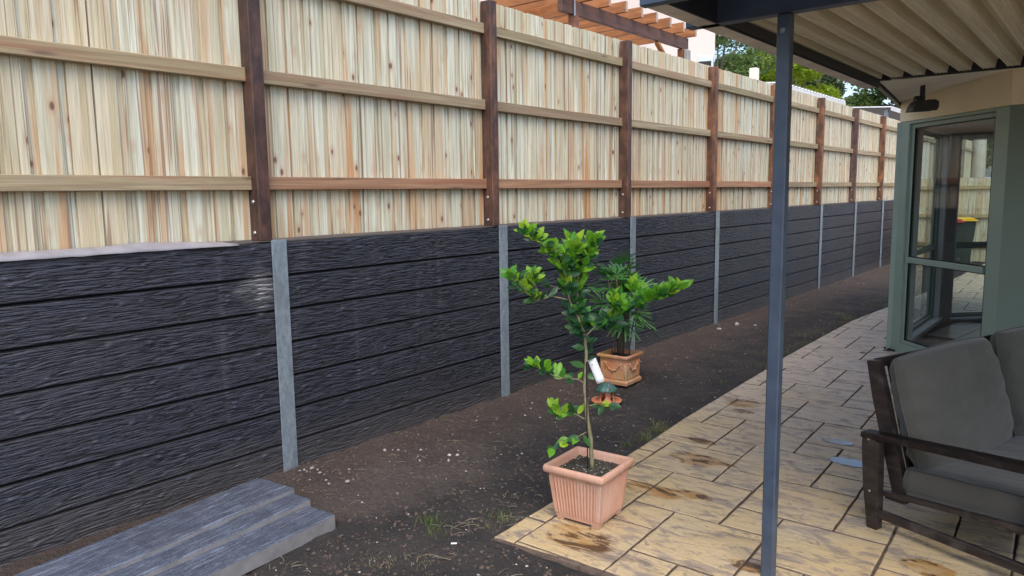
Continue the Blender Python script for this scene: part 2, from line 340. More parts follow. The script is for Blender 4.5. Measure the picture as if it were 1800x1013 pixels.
# ------------------------------------------------------------------ mesh helpers
class MB:
    def __init__(s): s.v = []; s.f = []; s.mi = []
    def add(s, vs, fs, mi=0):
        o = len(s.v); s.v += [tuple(x) for x in vs]; s.f += [tuple(i + o for i in f) for f in fs]; s.mi += [mi] * len(fs); return s
    def box(s, a, b, c=0.0, mi=0, tf=None):
        x0, y0, z0 = a; x1, y1, z1 = b
        if c <= 0:
            vs = [(x0,y0,z0),(x1,y0,z0),(x1,y1,z0),(x0,y1,z0),(x0,y0,z1),(x1,y0,z1),(x1,y1,z1),(x0,y1,z1)]
            fs = [(0,3,2,1),(4,5,6,7),(0,1,5,4),(1,2,6,5),(2,3,7,6),(3,0,4,7)]
        else:
            def ring(z, i): return [(x0+i,y0,z),(x1-i,y0,z),(x1,y0+i,z),(x1,y1-i,z),(x1-i,y1,z),(x0+i,y1,z),(x0,y1-i,z),(x0,y0+i,z)]
            def inr(z, i): return [(x0+i,y0+i*1.0,z),(x1-i,y0+i,z),(x1-i,y0+i,z),(x1-i,y1-i,z),(x1-i,y1-i,z),(x0+i,y1-i,z),(x0+i,y1-i,z),(x0+i,y0+i,z)]
            k = c * .99
            vs = ring(z0 + c, c) + ring(z1 - c, c) + [(x0+c,y0+c,z0),(x1-c,y0+c,z0),(x1-c,y1-c,z0),(x0+c,y1-c,z0),(x0+c,y0+c,z1),(x1-c,y0+c,z1),(x1-c,y1-c,z1),(x0+c,y1-c,z1)]
            fs = [(i, (i+1) % 8, 8 + (i+1) % 8, 8 + i) for i in range(8)]
            fs += [(16,19,18,17), (20,21,22,23)]
            fs += [(0,16,17,1), (1,17,2), (2,17,18,3), (3,18,4), (4,18,19,5), (5,19,6), (6,19,16,7), (7,16,0)]
            fs += [(8,9,21,20), (9,10,21), (10,11,22,21), (11,12,22), (12,13,23,22), (13,14,23), (14,15,20,23), (15,8,20)]
        if tf: vs = [tf(Vector(v)) for v in vs]
        return s.add(vs, fs, mi)
    def bar(s, p, q, w, h, up=(0, 0, 1), c=0.0, mi=0, w2=None, h2=None):
        """box from p to q, width w (sideways) and height h (along up)"""
        p = Vector(p); q = Vector(q); d = (q - p); L = d.length; d.normalize(); up = Vector(up); sd = d.cross(up).normalized(); up = sd.cross(d).normalized()
        w2 = w if w2 is None else w2; h2 = h if h2 is None else h2
        def tf(v):
            t = v.x / L; return p + d * v.x + sd * v.y * (w + (w2 - w) * t) + up * v.z * (h + (h2 - h) * t)
        if c: return s.box((0, -w/2, -h/2), (L, w/2, h/2), c, mi, lambda v: p + d * v.x + sd * v.y + up * v.z)
        return s.box((0, -.5, -.5), (L, .5, .5), 0, mi, tf)
    def tube(s, pts, rad, n=6, mi=0, cap=True):
        pts = [Vector(p) for p in pts]; rs = rad if isinstance(rad, (list, tuple)) else [rad] * len(pts)
        vs = []; last = None
        for i, p in enumerate(pts):
            d = (pts[min(i+1, len(pts)-1)] - pts[max(i-1, 0)]).normalized()
            a = d.orthogonal().normalized() if last is None else (last - d * last.dot(d)).normalized(); last = a; b = d.cross(a)
            for k in range(n):
                t = 2 * math.pi * k / n; vs.append(p + (a * math.cos(t) + b * math.sin(t)) * rs[i])
        fs = [(i*n+k, i*n+(k+1) % n, (i+1)*n+(k+1) % n, (i+1)*n+k) for i in range(len(pts)-1) for k in range(n)]
        if cap: fs += [tuple(range(n))[::-1], tuple((len(pts)-1)*n+k for k in range(n))]
        return s.add(vs, fs, mi)
    def lathe(s, prof, n=24, mi=0, c=(0, 0, 0)):
        vs = []; 
        for r, z in prof:
            for k in range(n):
                t = 2*math.pi*k/n; vs.append((c[0]+r*math.cos(t), c[1]+r*math.sin(t), c[2]+z))
        fs = [(i*n+k, i*n+(k+1) % n, (i+1)*n+(k+1) % n, (i+1)*n+k) for i in range(len(prof)-1) for k in range(n)]
        fs += [tuple(range(n))[::-1], tuple((len(prof)-1)*n+k for k in range(n))]
        return s.add(vs, fs, mi)
    def ico(s, c, r, sq=(1, 1, 1), rot=0, mi=0):
        t = (1+5**.5)/2; V = [(-1,t,0),(1,t,0),(-1,-t,0),(1,-t,0),(0,-1,t),(0,1,t),(0,-1,-t),(0,1,-t),(t,0,-1),(t,0,1),(-t,0,-1),(-t,0,1)]
        F = [(0,11,5),(0,5,1),(0,1,7),(0,7,10),(0,10,11),(1,5,9),(5,11,4),(11,10,2),(10,7,6),(7,1,8),(3,9,4),(3,4,2),(3,2,6),(3,6,8),(3,8,9),(4,9,5),(2,4,11),(6,2,10),(8,6,7),(9,8,1)]
        vs = []
        for v in V:
            q = Vector(v).normalized() * r * random.uniform(.75, 1.15); q = Vector((q.x*sq[0], q.y*sq[1], q.z*sq[2])); q.rotate(Matrix.Rotation(rot, 3, 'Z')); vs.append(q + Vector(c))
        return s.add(vs, F, mi)
    def mesh(s, name, mats, smooth=False):
        me = bpy.data.meshes.new(name); me.from_pydata(s.v, [], s.f)
        for mm in (mats if isinstance(mats, (list, tuple)) else [mats]): me.materials.append(mm)
        if any(s.mi): me.polygons.foreach_set('material_index', s.mi)
        if smooth: me.polygons.foreach_set('use_smooth', [True]*len(me.polygons))
        me.update(); return me
    def build(s, name, mats, parent=None, loc=(0, 0, 0), smooth=False):
        return put(name, s.mesh(name, mats, smooth), parent, loc)
def put(name, me, parent=None, loc=(0, 0, 0), rot=(0, 0, 0), scale=None):
    o = bpy.data.objects.new(name, me); col.objects.link(o); o.location = loc; o.rotation_euler = rot
    if scale: o.scale = scale
    if parent is not None: o.parent = parent
    return o
def thing(name, label, cat, loc=(0, 0, 0), rz=0, group=None):
    o = bpy.data.objects.new(name, None); col.objects.link(o); o.location = loc; o.rotation_euler = (0, 0, rz); o.empty_display_size = .1
    return tag(o, label, cat, group)
def tag(o, label=None, cat=None, group=None, kind=None):
    if label: o['label'] = label
    if cat: o['category'] = cat
    if group: o['group'] = group
    if kind: o['kind'] = kind
    return o
def struct(o): o['kind'] = 'structure'; return o
def fbm(x, y, z=0, o=4): return noise.fractal(Vector((x, y, z)), 1.0, 2.0, o)

# ------------------------------------------------------------------ ground, soil strip, terrace
EDGE = [(-6, 1.56), (.09, 1.533), (.583, 1.514), (1.588, 1.467), (2.33, 1.413), (3.31, 1.37), (4.12, 1.34), (4.7, 1.30), (6.0, 1.275), (7.17, 1.262), (8.2, 1.32), (9, 1.39), (11, 1.5), (17, 1.6)]
def edge_x(y):
    for (y0, x0), (y1, x1) in zip(EDGE, EDGE[1:]):
        if y <= y1: return x0 + (x1 - x0) * (y - y0) / (y1 - y0)
    return EDGE[-1][1]
def soil_h(x, y):
    e = edge_x(y) if y > .05 else 9
    h = -.022 + .035 * max(0, 1 - x / .55) + .013 * fbm(x*2.2, y*2.2) + .010 * fbm(x*9, y*9, 3) + .006 * fbm(x*26, y*26, 7)
    if y > .05 and x > e - .25: h = min(h, -.016 + .004*fbm(x*9, y*9)) if x > e - .12 else h - .004
    return h
b = MB(); nx, ny = 74, 560; X0, X1, Y0, Y1 = -.03, 2.9, -4.0, 17.0
def yy(j): t = j / (ny - 1); return Y0 + (Y1 - Y0) * (t * .45 + .55 * t * t) if False else Y0 + (Y1 - Y0) * t ** 1.35
vs = [(X0 + (X1-X0)*i/(nx-1), yy(j), 0) for j in range(ny) for i in range(nx)]
vs = [(x, y, soil_h(x, y) if not (y > .13 and x > edge_x(y) + .06) else -.05) for x, y, _ in vs]
b.add(vs, [(j*nx+i, j*nx+i+1, (j+1)*nx+i+1, (j+1)*nx+i) for j in range(ny-1) for i in range(nx-1)])
struct(b.build('soil_bed', MT['soil'], smooth=True))
b = MB(); b.add([(-400, -400, -.12), (400, -400, -.12), (400, 600, -.12), (-400, 600, -.12)], [(0, 1, 2, 3)]); struct(b.build('ground', MT['dirt2']))
b = MB(); b.box((-60, -6, -.1), (-.135, 16.9, 1.33)); struct(b.build('raised_terrace', MT['dirt2']))

# patio: stamped stones in a two-size pinwheel pattern, clipped by the curved edge
patio = MB()
pe = [(x, y) for y, x in EDGE if y > .5]
outl = [(1.533, .085), (1.80, .105), (2.13, .135), (2.6, .12), (3.3, .10), (7.5, .05)]
pv = [(edge_x(.1), .085)] + outl[1:] + [(7.5, 17)] + [(edge_x(y), y) for y in [17, 11, 9, 8.2, 7.17, 6, 4.7, 4.12, 3.31, 2.33, 1.588, .583]]
n = len(pv); patio.add([(x, y, -.11) for x, y in pv] + [(x, y, -.013) for x, y in pv], [tuple(range(n))[::-1], tuple(range(n, 2*n))] + [(i, (i+1) % n, n+(i+1) % n, n+i) for i in range(n)])
P0 = struct(patio.build('patio_slab', MT['grout']))
EI = Vector((.2365, .005)); EJ = Vector((-.0105, .2448)); O = Vector((1.852, .861))
def front_y(x):
    for (x0, y0), (x1, y1) in zip(outl, outl[1:]):
        if x <= x1: return y0 + (y1-y0)*(x-x0)/(x1-x0)
    return .05
tiles = []
for a in range(-40, 60):
    for c in range(-40, 60):
        for big in (1, 0):
            i0, j0 = 2*a - c, a + 2*c
            if not big: i0 += 1; j0 += 2
            s = 2 if big else 1
            ce = O + EI*(i0+s/2) + EJ*(j0+s/2)
            if ce.y < -.1 or ce.y > 16.6 or ce.x < .9 or ce.x > 5.4: continue
            vis = ce.x < (3.9 if ce.y < 5.2 else (2.1 if ce.y < 8.2 else 3.0))
            g = .0042 / .24
            jit = lambda: random.uniform(-.010, .010)
            cs = [(i0+g+jit(), j0+g+jit()), (i0+s-g+jit(), j0+g+jit()), (i0+s-g+jit(), j0+s-g+jit()), (i0+g+jit(), j0+s-g+jit())]
            N = 5 * s; pts = []
            for k in range(4):
                (u0, v0), (u1, v1) = cs[k], cs[(k+1) % 4]
                for t in range(N):
                    q = O + EI*(u0+(u1-u0)*t/N) + EJ*(v0+(v1-v0)*t/N); w_ = .0035*fbm(q.x*14, q.y*14, i0)
                    pts.append([q.x + w_, q.y + w_])
            lim = [(p[0] < edge_x(p[1]) + .002, p[1] < front_y(p[0]) + .004) for p in pts]
            if all(l[0] or l[1] for l in lim): continue
            for p in pts:
                fy = front_y(p[0]) + .004
                if p[1] < fy: p[1] = fy
                ex = edge_x(p[1]) + .002
                if p[0] < ex: p[0] = ex
            ar = abs(sum(pts[k][0]*pts[(k+1) % len(pts)][1] - pts[(k+1) % len(pts)][0]*pts[k][1] for k in range(len(pts))))/2
            if ar < .002: continue
            # drop coincident points
            q = [pts[0]]
            for p in pts[1:]:
                if abs(p[0]-q[-1][0]) + abs(p[1]-q[-1][1]) > .004: q.append(p)
            if len(q) < 4: continue
            tiles.append((not vis, ce.y + (0 if vis else 50), q, ce))
tiles.sort(key=lambda t: (t[0], t[1]))
rest = MB()
for idx, (nv, _, pts, ce) in enumerate(tiles):
    B_ = MB() if idx < 296 else rest
    n = len(pts); cx = sum(p[0] for p in pts)/n; cy = sum(p[1] for p in pts)/n
    off = (cx, cy) if idx < 296 else (0, 0); hz = random.uniform(-.001, .001)
    def rg(sh, z): 
        o_ = []
        for p in pts:
            d = Vector((p[0]-cx, p[1]-cy)); L = max(d.length, .01); d *= (L - sh)/L; o_.append((cx+d.x-off[0], cy+d.y-off[1], z))
        return o_
    V = rg(0, -.06) + rg(0, -.007+hz) + rg(.0022, -.002+hz) + rg(.009, hz)
    B_.add(V, [tuple(range(3*n, 4*n))] + [(r*n+i, r*n+(i+1) % n, (r+1)*n+(i+1) % n, (r+1)*n+i) for r in range(3) for i in range(n)])
    B_.mi[-(3*n):-n] = [1]*(2*n)
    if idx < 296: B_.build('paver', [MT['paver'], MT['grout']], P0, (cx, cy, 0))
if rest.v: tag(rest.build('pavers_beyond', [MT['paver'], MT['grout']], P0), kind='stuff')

# ------------------------------------------------------------------ retaining wall
S = 2.0116; K0, K1 = -2, 8
wall = thing('retaining_wall', 'charcoal woodgrain concrete sleeper retaining wall between galvanised posts, along the soil bed', 'retaining wall')
def sleeper_mesh(name, L, Hh, T, seed, mats, ny=190, nz=92, amp=.0050, jd=.016):
    """cast concrete sleeper: woodgrain relief on the x=0 face, chamfered long edges"""
    b = MB(); vs = []
    kn = random.Random(seed); knots = [(kn.uniform(.1, L-.1), kn.uniform(.03, Hh-.03)) for _ in range(9)]
    for j in range(nz+1):
        z = Hh*j/nz
        for i in range(ny+1):
            y = L*i/ny; wv = .010*fbm(y*2.1, z*3.5, seed) + .004*fbm(y*9, z*14, seed+3)
            zz = z+wv*.8
            for ky, kz in knots:
                dy, dz = (y-ky)/.05, (z-kz)/.014; e = math.exp(-(dy*dy+dz*dz)*.5); zz += .010*e*(1 if dz > 0 else -1)
            g = fbm(y*5.0, zz*96, seed*7.1, 3); g2 = fbm(y*12, zz*230, seed*3.3, 2)
            h = -amp*(1-min(1, abs(g)*3.2))**1.5 - amp*.35*(1-min(1, abs(g2)*3)) + .001*g
            for ky, kz in knots:
                dy, dz = (y-ky)/.013, (z-kz)/.008; h += .006*math.exp(-(dy*dy+dz*dz))
            e = min(z, Hh-z); h = h*min(1, e/.016) - jd*max(0, 1-e/.009)**.8
            vs.append((h, y, z))
    n1 = ny+1; fs = [(j*n1+i, j*n1+i+1, (j+1)*n1+i+1, (j+1)*n1+i) for j in range(nz) for i in range(ny)]
    b.add(vs, fs); k = len(vs)
    b.add([(-jd, 0, 0), (-jd, L, 0), (-jd, L, Hh), (-jd, 0, Hh), (-T, 0, 0), (-T, L, 0), (-T, L, Hh), (-T, 0, Hh)], [(0, 4, 5, 1), (3, 2, 6, 7), (4, 7, 6, 5), (0, 3, 7, 4), (1, 5, 6, 2)], 1)
    me = b.mesh(name, mats); sm = [p.material_index == 0 for p in me.polygons]; me.polygons.foreach_set('use_smooth', sm); return me
slms = [sleeper_mesh('sleeper', S-.016, .1985, .08, q, [MT['sleeper'], MT['sleeper']]) for q in (1.3, 5.7, 9.2)]
for k in range(K0, K1):
    for j in range(8):
        put('sleeper', slms[(j*2+k) % 3], wall, (random.uniform(-.002, .002), S*k+.008, 1.372-.2*(j+1)))
b = MB(); b.box((.004, -.049, -.3), (.013, .049, 1.381), .0015); b.box((-.085, -.004, -.3), (.0035, .004, 1.378)); b.box((-.095, -.049, -.3), (-.086, .049, 1.36)); pm = b.mesh('steel_post', MT['galv'])
for k in range(K0, K1+1): put('steel_post', pm, wall, (0, S*k, 0))

# ------------------------------------------------------------------ paling fence
fence = thing('paling_fence', 'tall new pine paling fence with brown timber posts above the dark retaining wall', 'fence', (0, 0, 0))
ZB, ZT = 1.385, 3.082
pitch = .1345; W = .1
pal = []
for wv in (.096, .102, .108):
    b = MB(); b.box((-.0135, 0, 0), (0, wv, ZT-ZB), .0008); pal.append(b.mesh('paling', MT['paling']))
y = -3.3; cnt = 0
while y < 16.35 and cnt < 296:
    put('paling', random.choice(pal), fence, (-.1005+random.uniform(-.0015, .0005), y+random.uniform(-.012, .012), ZB+random.uniform(-.003, .002)), (0, 0, random.uniform(-.012, .012)))
    put('paling', random.choice(pal), fence, (-.1185, y+pitch/2+random.uniform(-.012, .012), ZB+random.uniform(-.004, .001)))
    y += pitch; cnt += 2
PW, PD = .078, .098
b = MB(); b.box((-PD, -.5*PW, 1.379), (0, .5*PW, 3.062), .004); postm = b.mesh('post', MT['hard'])
for k in range(K0, K1+1):
    yc = S*k - .072
    o = put('post', postm, fence, (random.uniform(.0, .006), yc, 0), (0, random.uniform(-.003, .003), 0))
    if k <= 0: c = (.075, .036, .028)
    elif k <= 2: c = (.105, .050, .034)
    elif k == 3: c = (.16, .072, .042)
    else: c = random.choice([(.22, .105, .05), (.18, .08, .042), (.11, .06, .05)])
    o.color = (*c, 1)
    for z in (1.425, 1.60):
        b = MB(); b.lathe([(.012, 0), (.012, .003), (.009, .007), (.004, .009)], 10)
        bo = b.build('bolt', MT['steel'], o, (-.052, -.5*PW, z)); bo.rotation_euler = (R(90), 0, 0)
    if k < K1:
        for zi, z in enumerate((1.704, 2.300, 2.862)):
            b = MB(); b.box((-.1, S*k-.072+PW/2+.001, z-.0375), (-.052, S*(k+1)-.072-PW/2-.001, z+.0375), .003)
            ro = b.build('rail', MT['rail'], fence)
            t = random.uniform(.8, 1.15); red = zi == 0 and k in (0, 1, 2, 3)
            ro.color = (1.12*t, .68*t, .60*t, 1) if red else (t, t*random.uniform(.92, 1.0), t*random.uniform(.85, 1.0), 1)

# loose plastic sheet lying on the wall top, far left
b = MB(); n1, n2 = 60, 8; vs = []
for i in range(n1):
    y = -3.2 + 2.95*i/(n1-1)
    for j in range(n2):
        t = j/(n2-1); x = .012 - .105*t
        h = 1.373 + (.026 + .022*max(0, fbm(y*2.3, 1.7)))*math.sin(math.pi*min(1, t*.62+.04))*min(1, (-.25-y)*3.5+.05) + .004*fbm(y*11, t*3)
        vs.append((x if j else .016, y, h if j else 1.366+.004*fbm(y*8, 2)))
b.add(vs, [(i*n2+j, (i+1)*n2+j, (i+1)*n2+j+1, i*n2+j+1) for i in range(n1-1) for j in range(n2-1)])
o = b.build('plastic_sheet', MT['plastic'], smooth=True); tag(o, 'crumpled pale plastic sheet lying along the top of the retaining wall', 'plastic sheet')
md = o.modifiers.new('t', 'SOLIDIFY'); md.thickness = .002

# ------------------------------------------------------------------ pile of sleepers on the ground
def slab(label, corner, z0, z1, wdt, ang, seed):
    random.seed(seed)
    L = 2.0; nxs, nys = 3, 1
    b = MB(); c = .010
    me = sleeper_mesh('concrete_sleeper', L, wdt, z1-z0, seed*3.7, [MT['pile'], MT['pileside']], 150, 80, .0020, .007)
    me.transform(Matrix(((0, 0, -1, 0), (0, -1, 0, 0), (1, 0, 0, z1-z0), (0, 0, 0, 1)))); me.flip_normals()
    for p in me.polygons:
        if p.material_index == 0 and p.normal.z < .75: p.material_index = 1 if (abs(p.center.x) < .004 or abs(p.center.x+wdt) < .004) and p.normal.z < .3 else 0
    o = put('concrete_sleeper', me, None, (corner[0], corner[1], z0), (0, 0, R(ang))); return tag(o, label, 'concrete sleeper', 'spare sleepers lying on the soil')
slab('grey concrete sleeper lying nearest the wall, topmost and widest of the pile', (.462, -.285, 0), .028, .098, .30, 7.0, 1)
slab('middle grey concrete sleeper of the pile, its pale front edge stepping down', (.608, -.290, 0), -.005, .077, .185, 6.0, 2)
slab('grey concrete sleeper on the patio side, lowest of the pile, edge facing the soil', (.815, -.293, 0), -.027, .050, .205, 4.5, 3)
random.seed(11)

# ------------------------------------------------------------------ patio roof
aw = thing('patio_roof', 'cream ribbed patio roof on slate blue steel post and beam', 'patio roof')
# sheet
b = MB(); per = .129; x = 2.350; prof = []
while x < 6.6:
    prof += [(x-.014, 2.412), (x+.014, 2.412), (x+.027, 2.356), (x+.034, 2.356), (x+.037, 2.3595), (x+.043, 2.3595), (x+.046, 2.356), (x+.058, 2.356), (x+.061, 2.3595), (x+.067, 2.3595), (x+.070, 2.356), (x+.076, 2.356), (x+.079, 2.3595), (x+.083, 2.3595), (x+.086, 2.356), (x+.092, 2.356), (x+.103, 2.408)]
    x += per
n = len(prof); b.add([(px, y, pz) for y in (.56, 3.09) for px, pz in prof] + [(px, y, pz+.002) for y in (.56, 3.09) for px, pz in prof],
    [(i, i+1, n+i+1, n+i) for i in range(n-1)] + [(2*n+i, 3*n+i, 3*n+i+1, 2*n+i+1) for i in range(n-1)])
b.build('roof_sheet', MT['ribs'], aw)
b = MB(); b.box((2.40, 3.092, 2.352), (6.6, 3.11, 2.425)); b.build('closure_strip', MT['black'], aw)
b = MB(); b.box((2.285, .500, 2.300), (6.6, .558, 2.405), .003); b.box((2.285, .502, 2.407), (6.6, .535, 2.62)); b.build('beam', MT['navy'], aw)
b = MB(); b.box((2.668, .500, -.012), (2.719, .551, 2.299), .005); po = b.build('post', MT['navy'], aw)
b = MB(); b.lathe([(.011, 0), (.011, .003), (.007, .004), (.007, .012), (.003, .014)], 6); bo = b.build('bolt', MT['galv'], po, (2.692, .500, 2.235)); bo.rotation_euler = (R(90), 0, 0)
b = MB(); b.box((2.335, .075, 2.302), (2.342, 3.10, 2.47)); b.box((2.342, .075, 2.300), (2.418, 3.10, 2.306)); b.box((2.418, .075, 2.300), (2.425, 3.10, 2.420), 0, 1); b.box((2.39, 3.085, 2.300), (2.43, 3.10, 2.36), 0, 1)
o = b.build('side_gutter', [MT['flash'], MT['navyd']], aw); 
b = MB(); b.box((2.332, .03, 2.297), (6.6, .072, 2.45), .004); b.build('front_gutter', MT['navy'], aw)
b = MB(); b.box((2.43, .56, 2.306), (2.436, 3.09, 2.352)); b.build('side_purlin', MT['navyd'], aw)
b = MB(); b.box((2.345, .075, 2.47), (6.6, .498, 2.49)); b.build('front_soffit', MT['navyd'], aw)

# ------------------------------------------------------------------ house with a bay
house = thing('house', 'sage green and cream house with a tall bay window under the patio roof', 'house')
Bp = Vector((3.017, 4.70, 0)); A = Vector((2.02, 5.70, 0)); Cc = Vector((2.03, 7.74, 0)); D = Vector((3.03, 8.74, 0))
WT = .11
def wallseg(p, q, openings, zt=2.56, zg=2.265, mat='green', name='wall', cream=True):
    """wall from p to q, outer face on the left-hand side; openings = [(s0,s1,z0,z1)]"""
    d = (q-p); L = d.length; d.normalize(); nrm = Vector((-d.y, d.x, 0))
    def tf(v): return p + d*v.x + nrm*v.y + Vector((0, 0, v.z))
    b = MB(); s = 0
    def bb(a, c_, z0, z1): 
        if c_-a > .001 and z1-z0 > .001: b.box((a, 0, z0), (c_, WT, z1), .003, 0, tf)
    for (s0, s1, z0, z1) in openings:
        bb(s, s0, -.03, zg); bb(s0, s1, -.03, z0); bb(s0, s1, z1, zg); s = s1
    bb(s, L, -.03, zg)
    b.build(name, MT[mat], house)
    b = MB(); b.box((-.0, -.003, zg+.002), (L, WT+.002, zt), 0, 0, tf); b.build('frieze_board', MT['cream'], house)
    # inner lining
    b = MB(); s = 0
    def bi(a, c_, z0, z1):
        if c_-a > .001 and z1-z0 > .001: b.box((a, WT+.003, z0), (c_, WT+.018, z1), 0, 0, tf)
    for (s0, s1, z0, z1) in openings:
        bi(s, s0, 0, 2.5); bi(s0, s1, 0, z0); bi(s0, s1, z1, 2.5); s = s1
    bi(s, L, 0, 2.5); b.build('inner_lining', MT['inner'], house)
    for (s0, s1, z0, z1) in openings:
        g = .002
        w_ = MB(); fw = .038; y0, y1 = .030, .075
        w_.box((s0+g, y0, z0+g), (s0+fw, y1, z1-g), .003, 0, tf); w_.box((s1-fw, y0, z0+g), (s1-g, y1, z1-g), .003, 0, tf)
        w_.box((s0+fw+g, y0, z1-fw), (s1-fw-g, y1, z1-g), .003, 0, tf); w_.box((s0+fw+g, y0, z0+g), (s1-fw-g, y1, z0+fw), .003, 0, tf)
        fr = w_.build('window', MT['green'], house)
        w_ = MB(); w_.box((s0+fw+g, y0-.024, .903), (s1-fw-g, y1-.01, .957), .004, 0, tf); w_.build('transom', MT['green'], fr)
        for za, zb in ((z0+fw+g, .901), (.959, z1-fw-g)):
            w_ = MB(); w_.box((s0+fw+g, .050, za), (s1-fw-g, .0555, zb), 0, 0, tf); w_.build('pane', MT['glass'], fr)
            w_ = MB(); t = .008; a_, c_ = s0+fw+g, s1-fw-g
            for q_ in (((a_, y0+.004, za), (a_+t, .049, zb)), ((c_-t, y0+.004, za), (c_, .049, zb)), ((a_+t, y0+.004, za), (c_-t, .049, za+t)), ((a_+t, y0+.004, zb-t), (c_-t, .049, zb))): w_.box(*q_, 0, 0, tf)
            w_.build('glazing_gasket', MT['black'], fr)
        w_ = MB(); rv = .014
        w_.box((s0-.03, .078, z0-.02), (s1+.03, WT+.06, z0+.004), .003, 0, tf)
        w_.box((s0+.001, .078, z0+.006), (s0+rv, WT+.03, z1), 0, 0, tf); w_.box((s1-rv, .078, z0+.006), (s1-.001, WT+.03, z1), 0, 0, tf); w_.box((s0+rv, .078, z1-rv), (s1-rv, WT+.03, z1-.001), 0, 0, tf)
        w_.build('reveal_lining', MT['white'], fr)
LW = (A-Bp).length
wallseg(A, Bp, [(.145, 1.26, .09, 2.235)])          # placed so the outer face is towards the patio
wallseg(Cc, A, [(.26, 1.84, .09, 2.235)])
wallseg(D, Cc, [(.16, 1.25, .05, 2.235)])
wallseg(Bp, Vector((6.6, 4.70, 0)), [], mat='greend')
wallseg(Vector((6.6, 8.74, 0)), D, [(.9, 2.7, .05, 2.235)])
b = MB(); b.box((6.6, 4.70, -.03), (6.7, 8.74, 2.56)); b.build('wall', MT['green'], house)
# corner boards of the bay
for c_ in (A, Cc):
    b = MB(); b.box((c_.x-.022, c_.y-.022, -.03), (c_.x+.030, c_.y+.030, 2.262), .004); b.build('corner_board', MT['green'], house)
b = MB(); b.add([(Bp.x, Bp.y+.1, .004), (6.6, 4.8, .004), (6.6, 8.7, .004), (D.x, D.y-.1, .004), (Cc.x+.1, Cc.y, .004), (A.x+.1, A.y, .004)], [(0, 1, 2, 3, 4, 5)])
fl = struct(b.build('house_floor', MT['grout']))
fl['kind'] = 'structure'
b = MB(); b.box((-.148, -.148, 0), (.148, .148, .008), .002); tm = b.mesh('floor_tile', MT['tile'])
ca, sa = math.cos(R(-8)), math.sin(R(-8))
def inside(px, py):
    return px > 2.18 and 4.84 < py < 8.6 and px < 6.5 and (px-2.02)+(py-5.70) > .30 and (px-2.03) > (py-7.74)+.30
for i in range(-15, 25):
    for j in range(-15, 25):
        px, py = 2.9+.3*(i*ca-j*sa), 6.4+.3*(i*sa+j*ca)
        if inside(px-.15, py-.0) and inside(px+.15, py) and inside(px, py-.15) and inside(px, py+.15) and px < 4.3: put('floor_tile', tm, fl, (px, py, .006), (0, 0, R(-8)))
b = MB(); b.add([(Bp.x, Bp.y+.06, 2.50), (6.6, 4.8, 2.50), (6.6, 8.7, 2.50), (D.x, D.y-.08, 2.50), (Cc.x+.08, Cc.y, 2.50), (A.x+.08, A.y, 2.50)], [(5, 4, 3, 2, 1, 0)]); b.build('ceiling', MT['inner'], house)
# eaves: raked soffit, fascia, roof
b = MB(); b.add([(2.425, 3.112, 2.345), (6.6, 3.112, 2.345), (6.6, 4.69, 2.545), (3.019, 4.685, 2.545), (2.01, 5.70, 2.463)], [(0, 4, 3), (0, 3, 2, 1)]); 
b.build('soffit', MT['soffit'], house)
b = MB(); b.bar((2.39, 3.12, 2.40), (1.985, 5.72, 2.50), .03, .13); b.bar((1.985, 5.75, 2.50), (1.985, 7.8, 2.50), .03, .13); b.box((2.42, 3.115, 2.41), (6.6, 3.14, 2.52)); b.build('fascia', MT['blackal'], house)
b = MB(); b.add([(2.40, 3.14, 2.53), (6.8, 3.14, 2.53), (6.8, 9.2, 2.60), (1.7, 9.2, 2.60), (1.97, 5.72, 2.57), (6.8, 6.2, 3.6), (4.4, 6.2, 3.6)], [(0, 1, 5, 6), (1, 2, 5), (2, 3, 6, 5), (3, 4, 0, 6)]); b.build('roof', MT['concrete'], house)
b = MB(); b.add([(1.97, 5.72, 2.57), (2.40, 3.14, 2.53), (6.8, 3.14, 2.53), (6.8, 9.2, 2.57), (1.7, 9.2, 2.57)], [(0, 4, 3, 2, 1)]); b.build('eaves_lining', MT['soffit'], house)
b = MB(); b.box((1.985, 5.60, -.02), (2.05, 5.66, .003)); b.bar((1.975, 5.73, .005), (2.09, 5.61, .005), .02, .02); b.build('base_seal', MT['black'], house)

# floodlight hanging from the soffit
fl_ = thing('floodlight', 'black floodlight hanging from the soffit above the bay window', 'floodlight', (2.465, 4.30, 2.475), R(39.3))
b = MB(); b.lathe([(.038, .0), (.040, -.012), (.034, -.030), (.018, -.036)], 20); b.build('mounting_plate', MT['black'], fl_)
b = MB(); b.lathe([(.017, -.034), (.019, -.06), (.019, -.125), (.022, -.13), (.022, -.165)], 14); b.lathe([(.03, -.0), (.03, .045)], 14, 0, (0, 0, 0)) if False else None; b.build('stem', MT['black'], fl_)
b = MB(); b.box((-.062, -.03, -.175), (-.02, .03, -.135), .008); b.lathe([(.02, -.148), (.024, -.14), (.02, -.125)], 12, 0, (-.042, 0, 0)); b.build('sensor_housing', MT['black'], fl_)
b = MB(); pr = [(-.055, -.165), (.100, -.165), (.106, -.172), (.106, -.215), (.094, -.238), (-.100, -.248), (-.094, -.225), (-.078, -.190)]
n = len(pr); b.add([(x, -.055, z) for x, z in pr] + [(x, .055, z) for x, z in pr], [tuple(range(n)), tuple(range(n, 2*n))[::-1]] + [(i, n+i, n+(i+1) % n, (i+1) % n) for i in range(n)])
for i in range(6): b.box((.035+.011*i, -.04, -.166), (.039+.011*i, .04, -.154))
b.build('lamp_head', MT['black'], fl_)

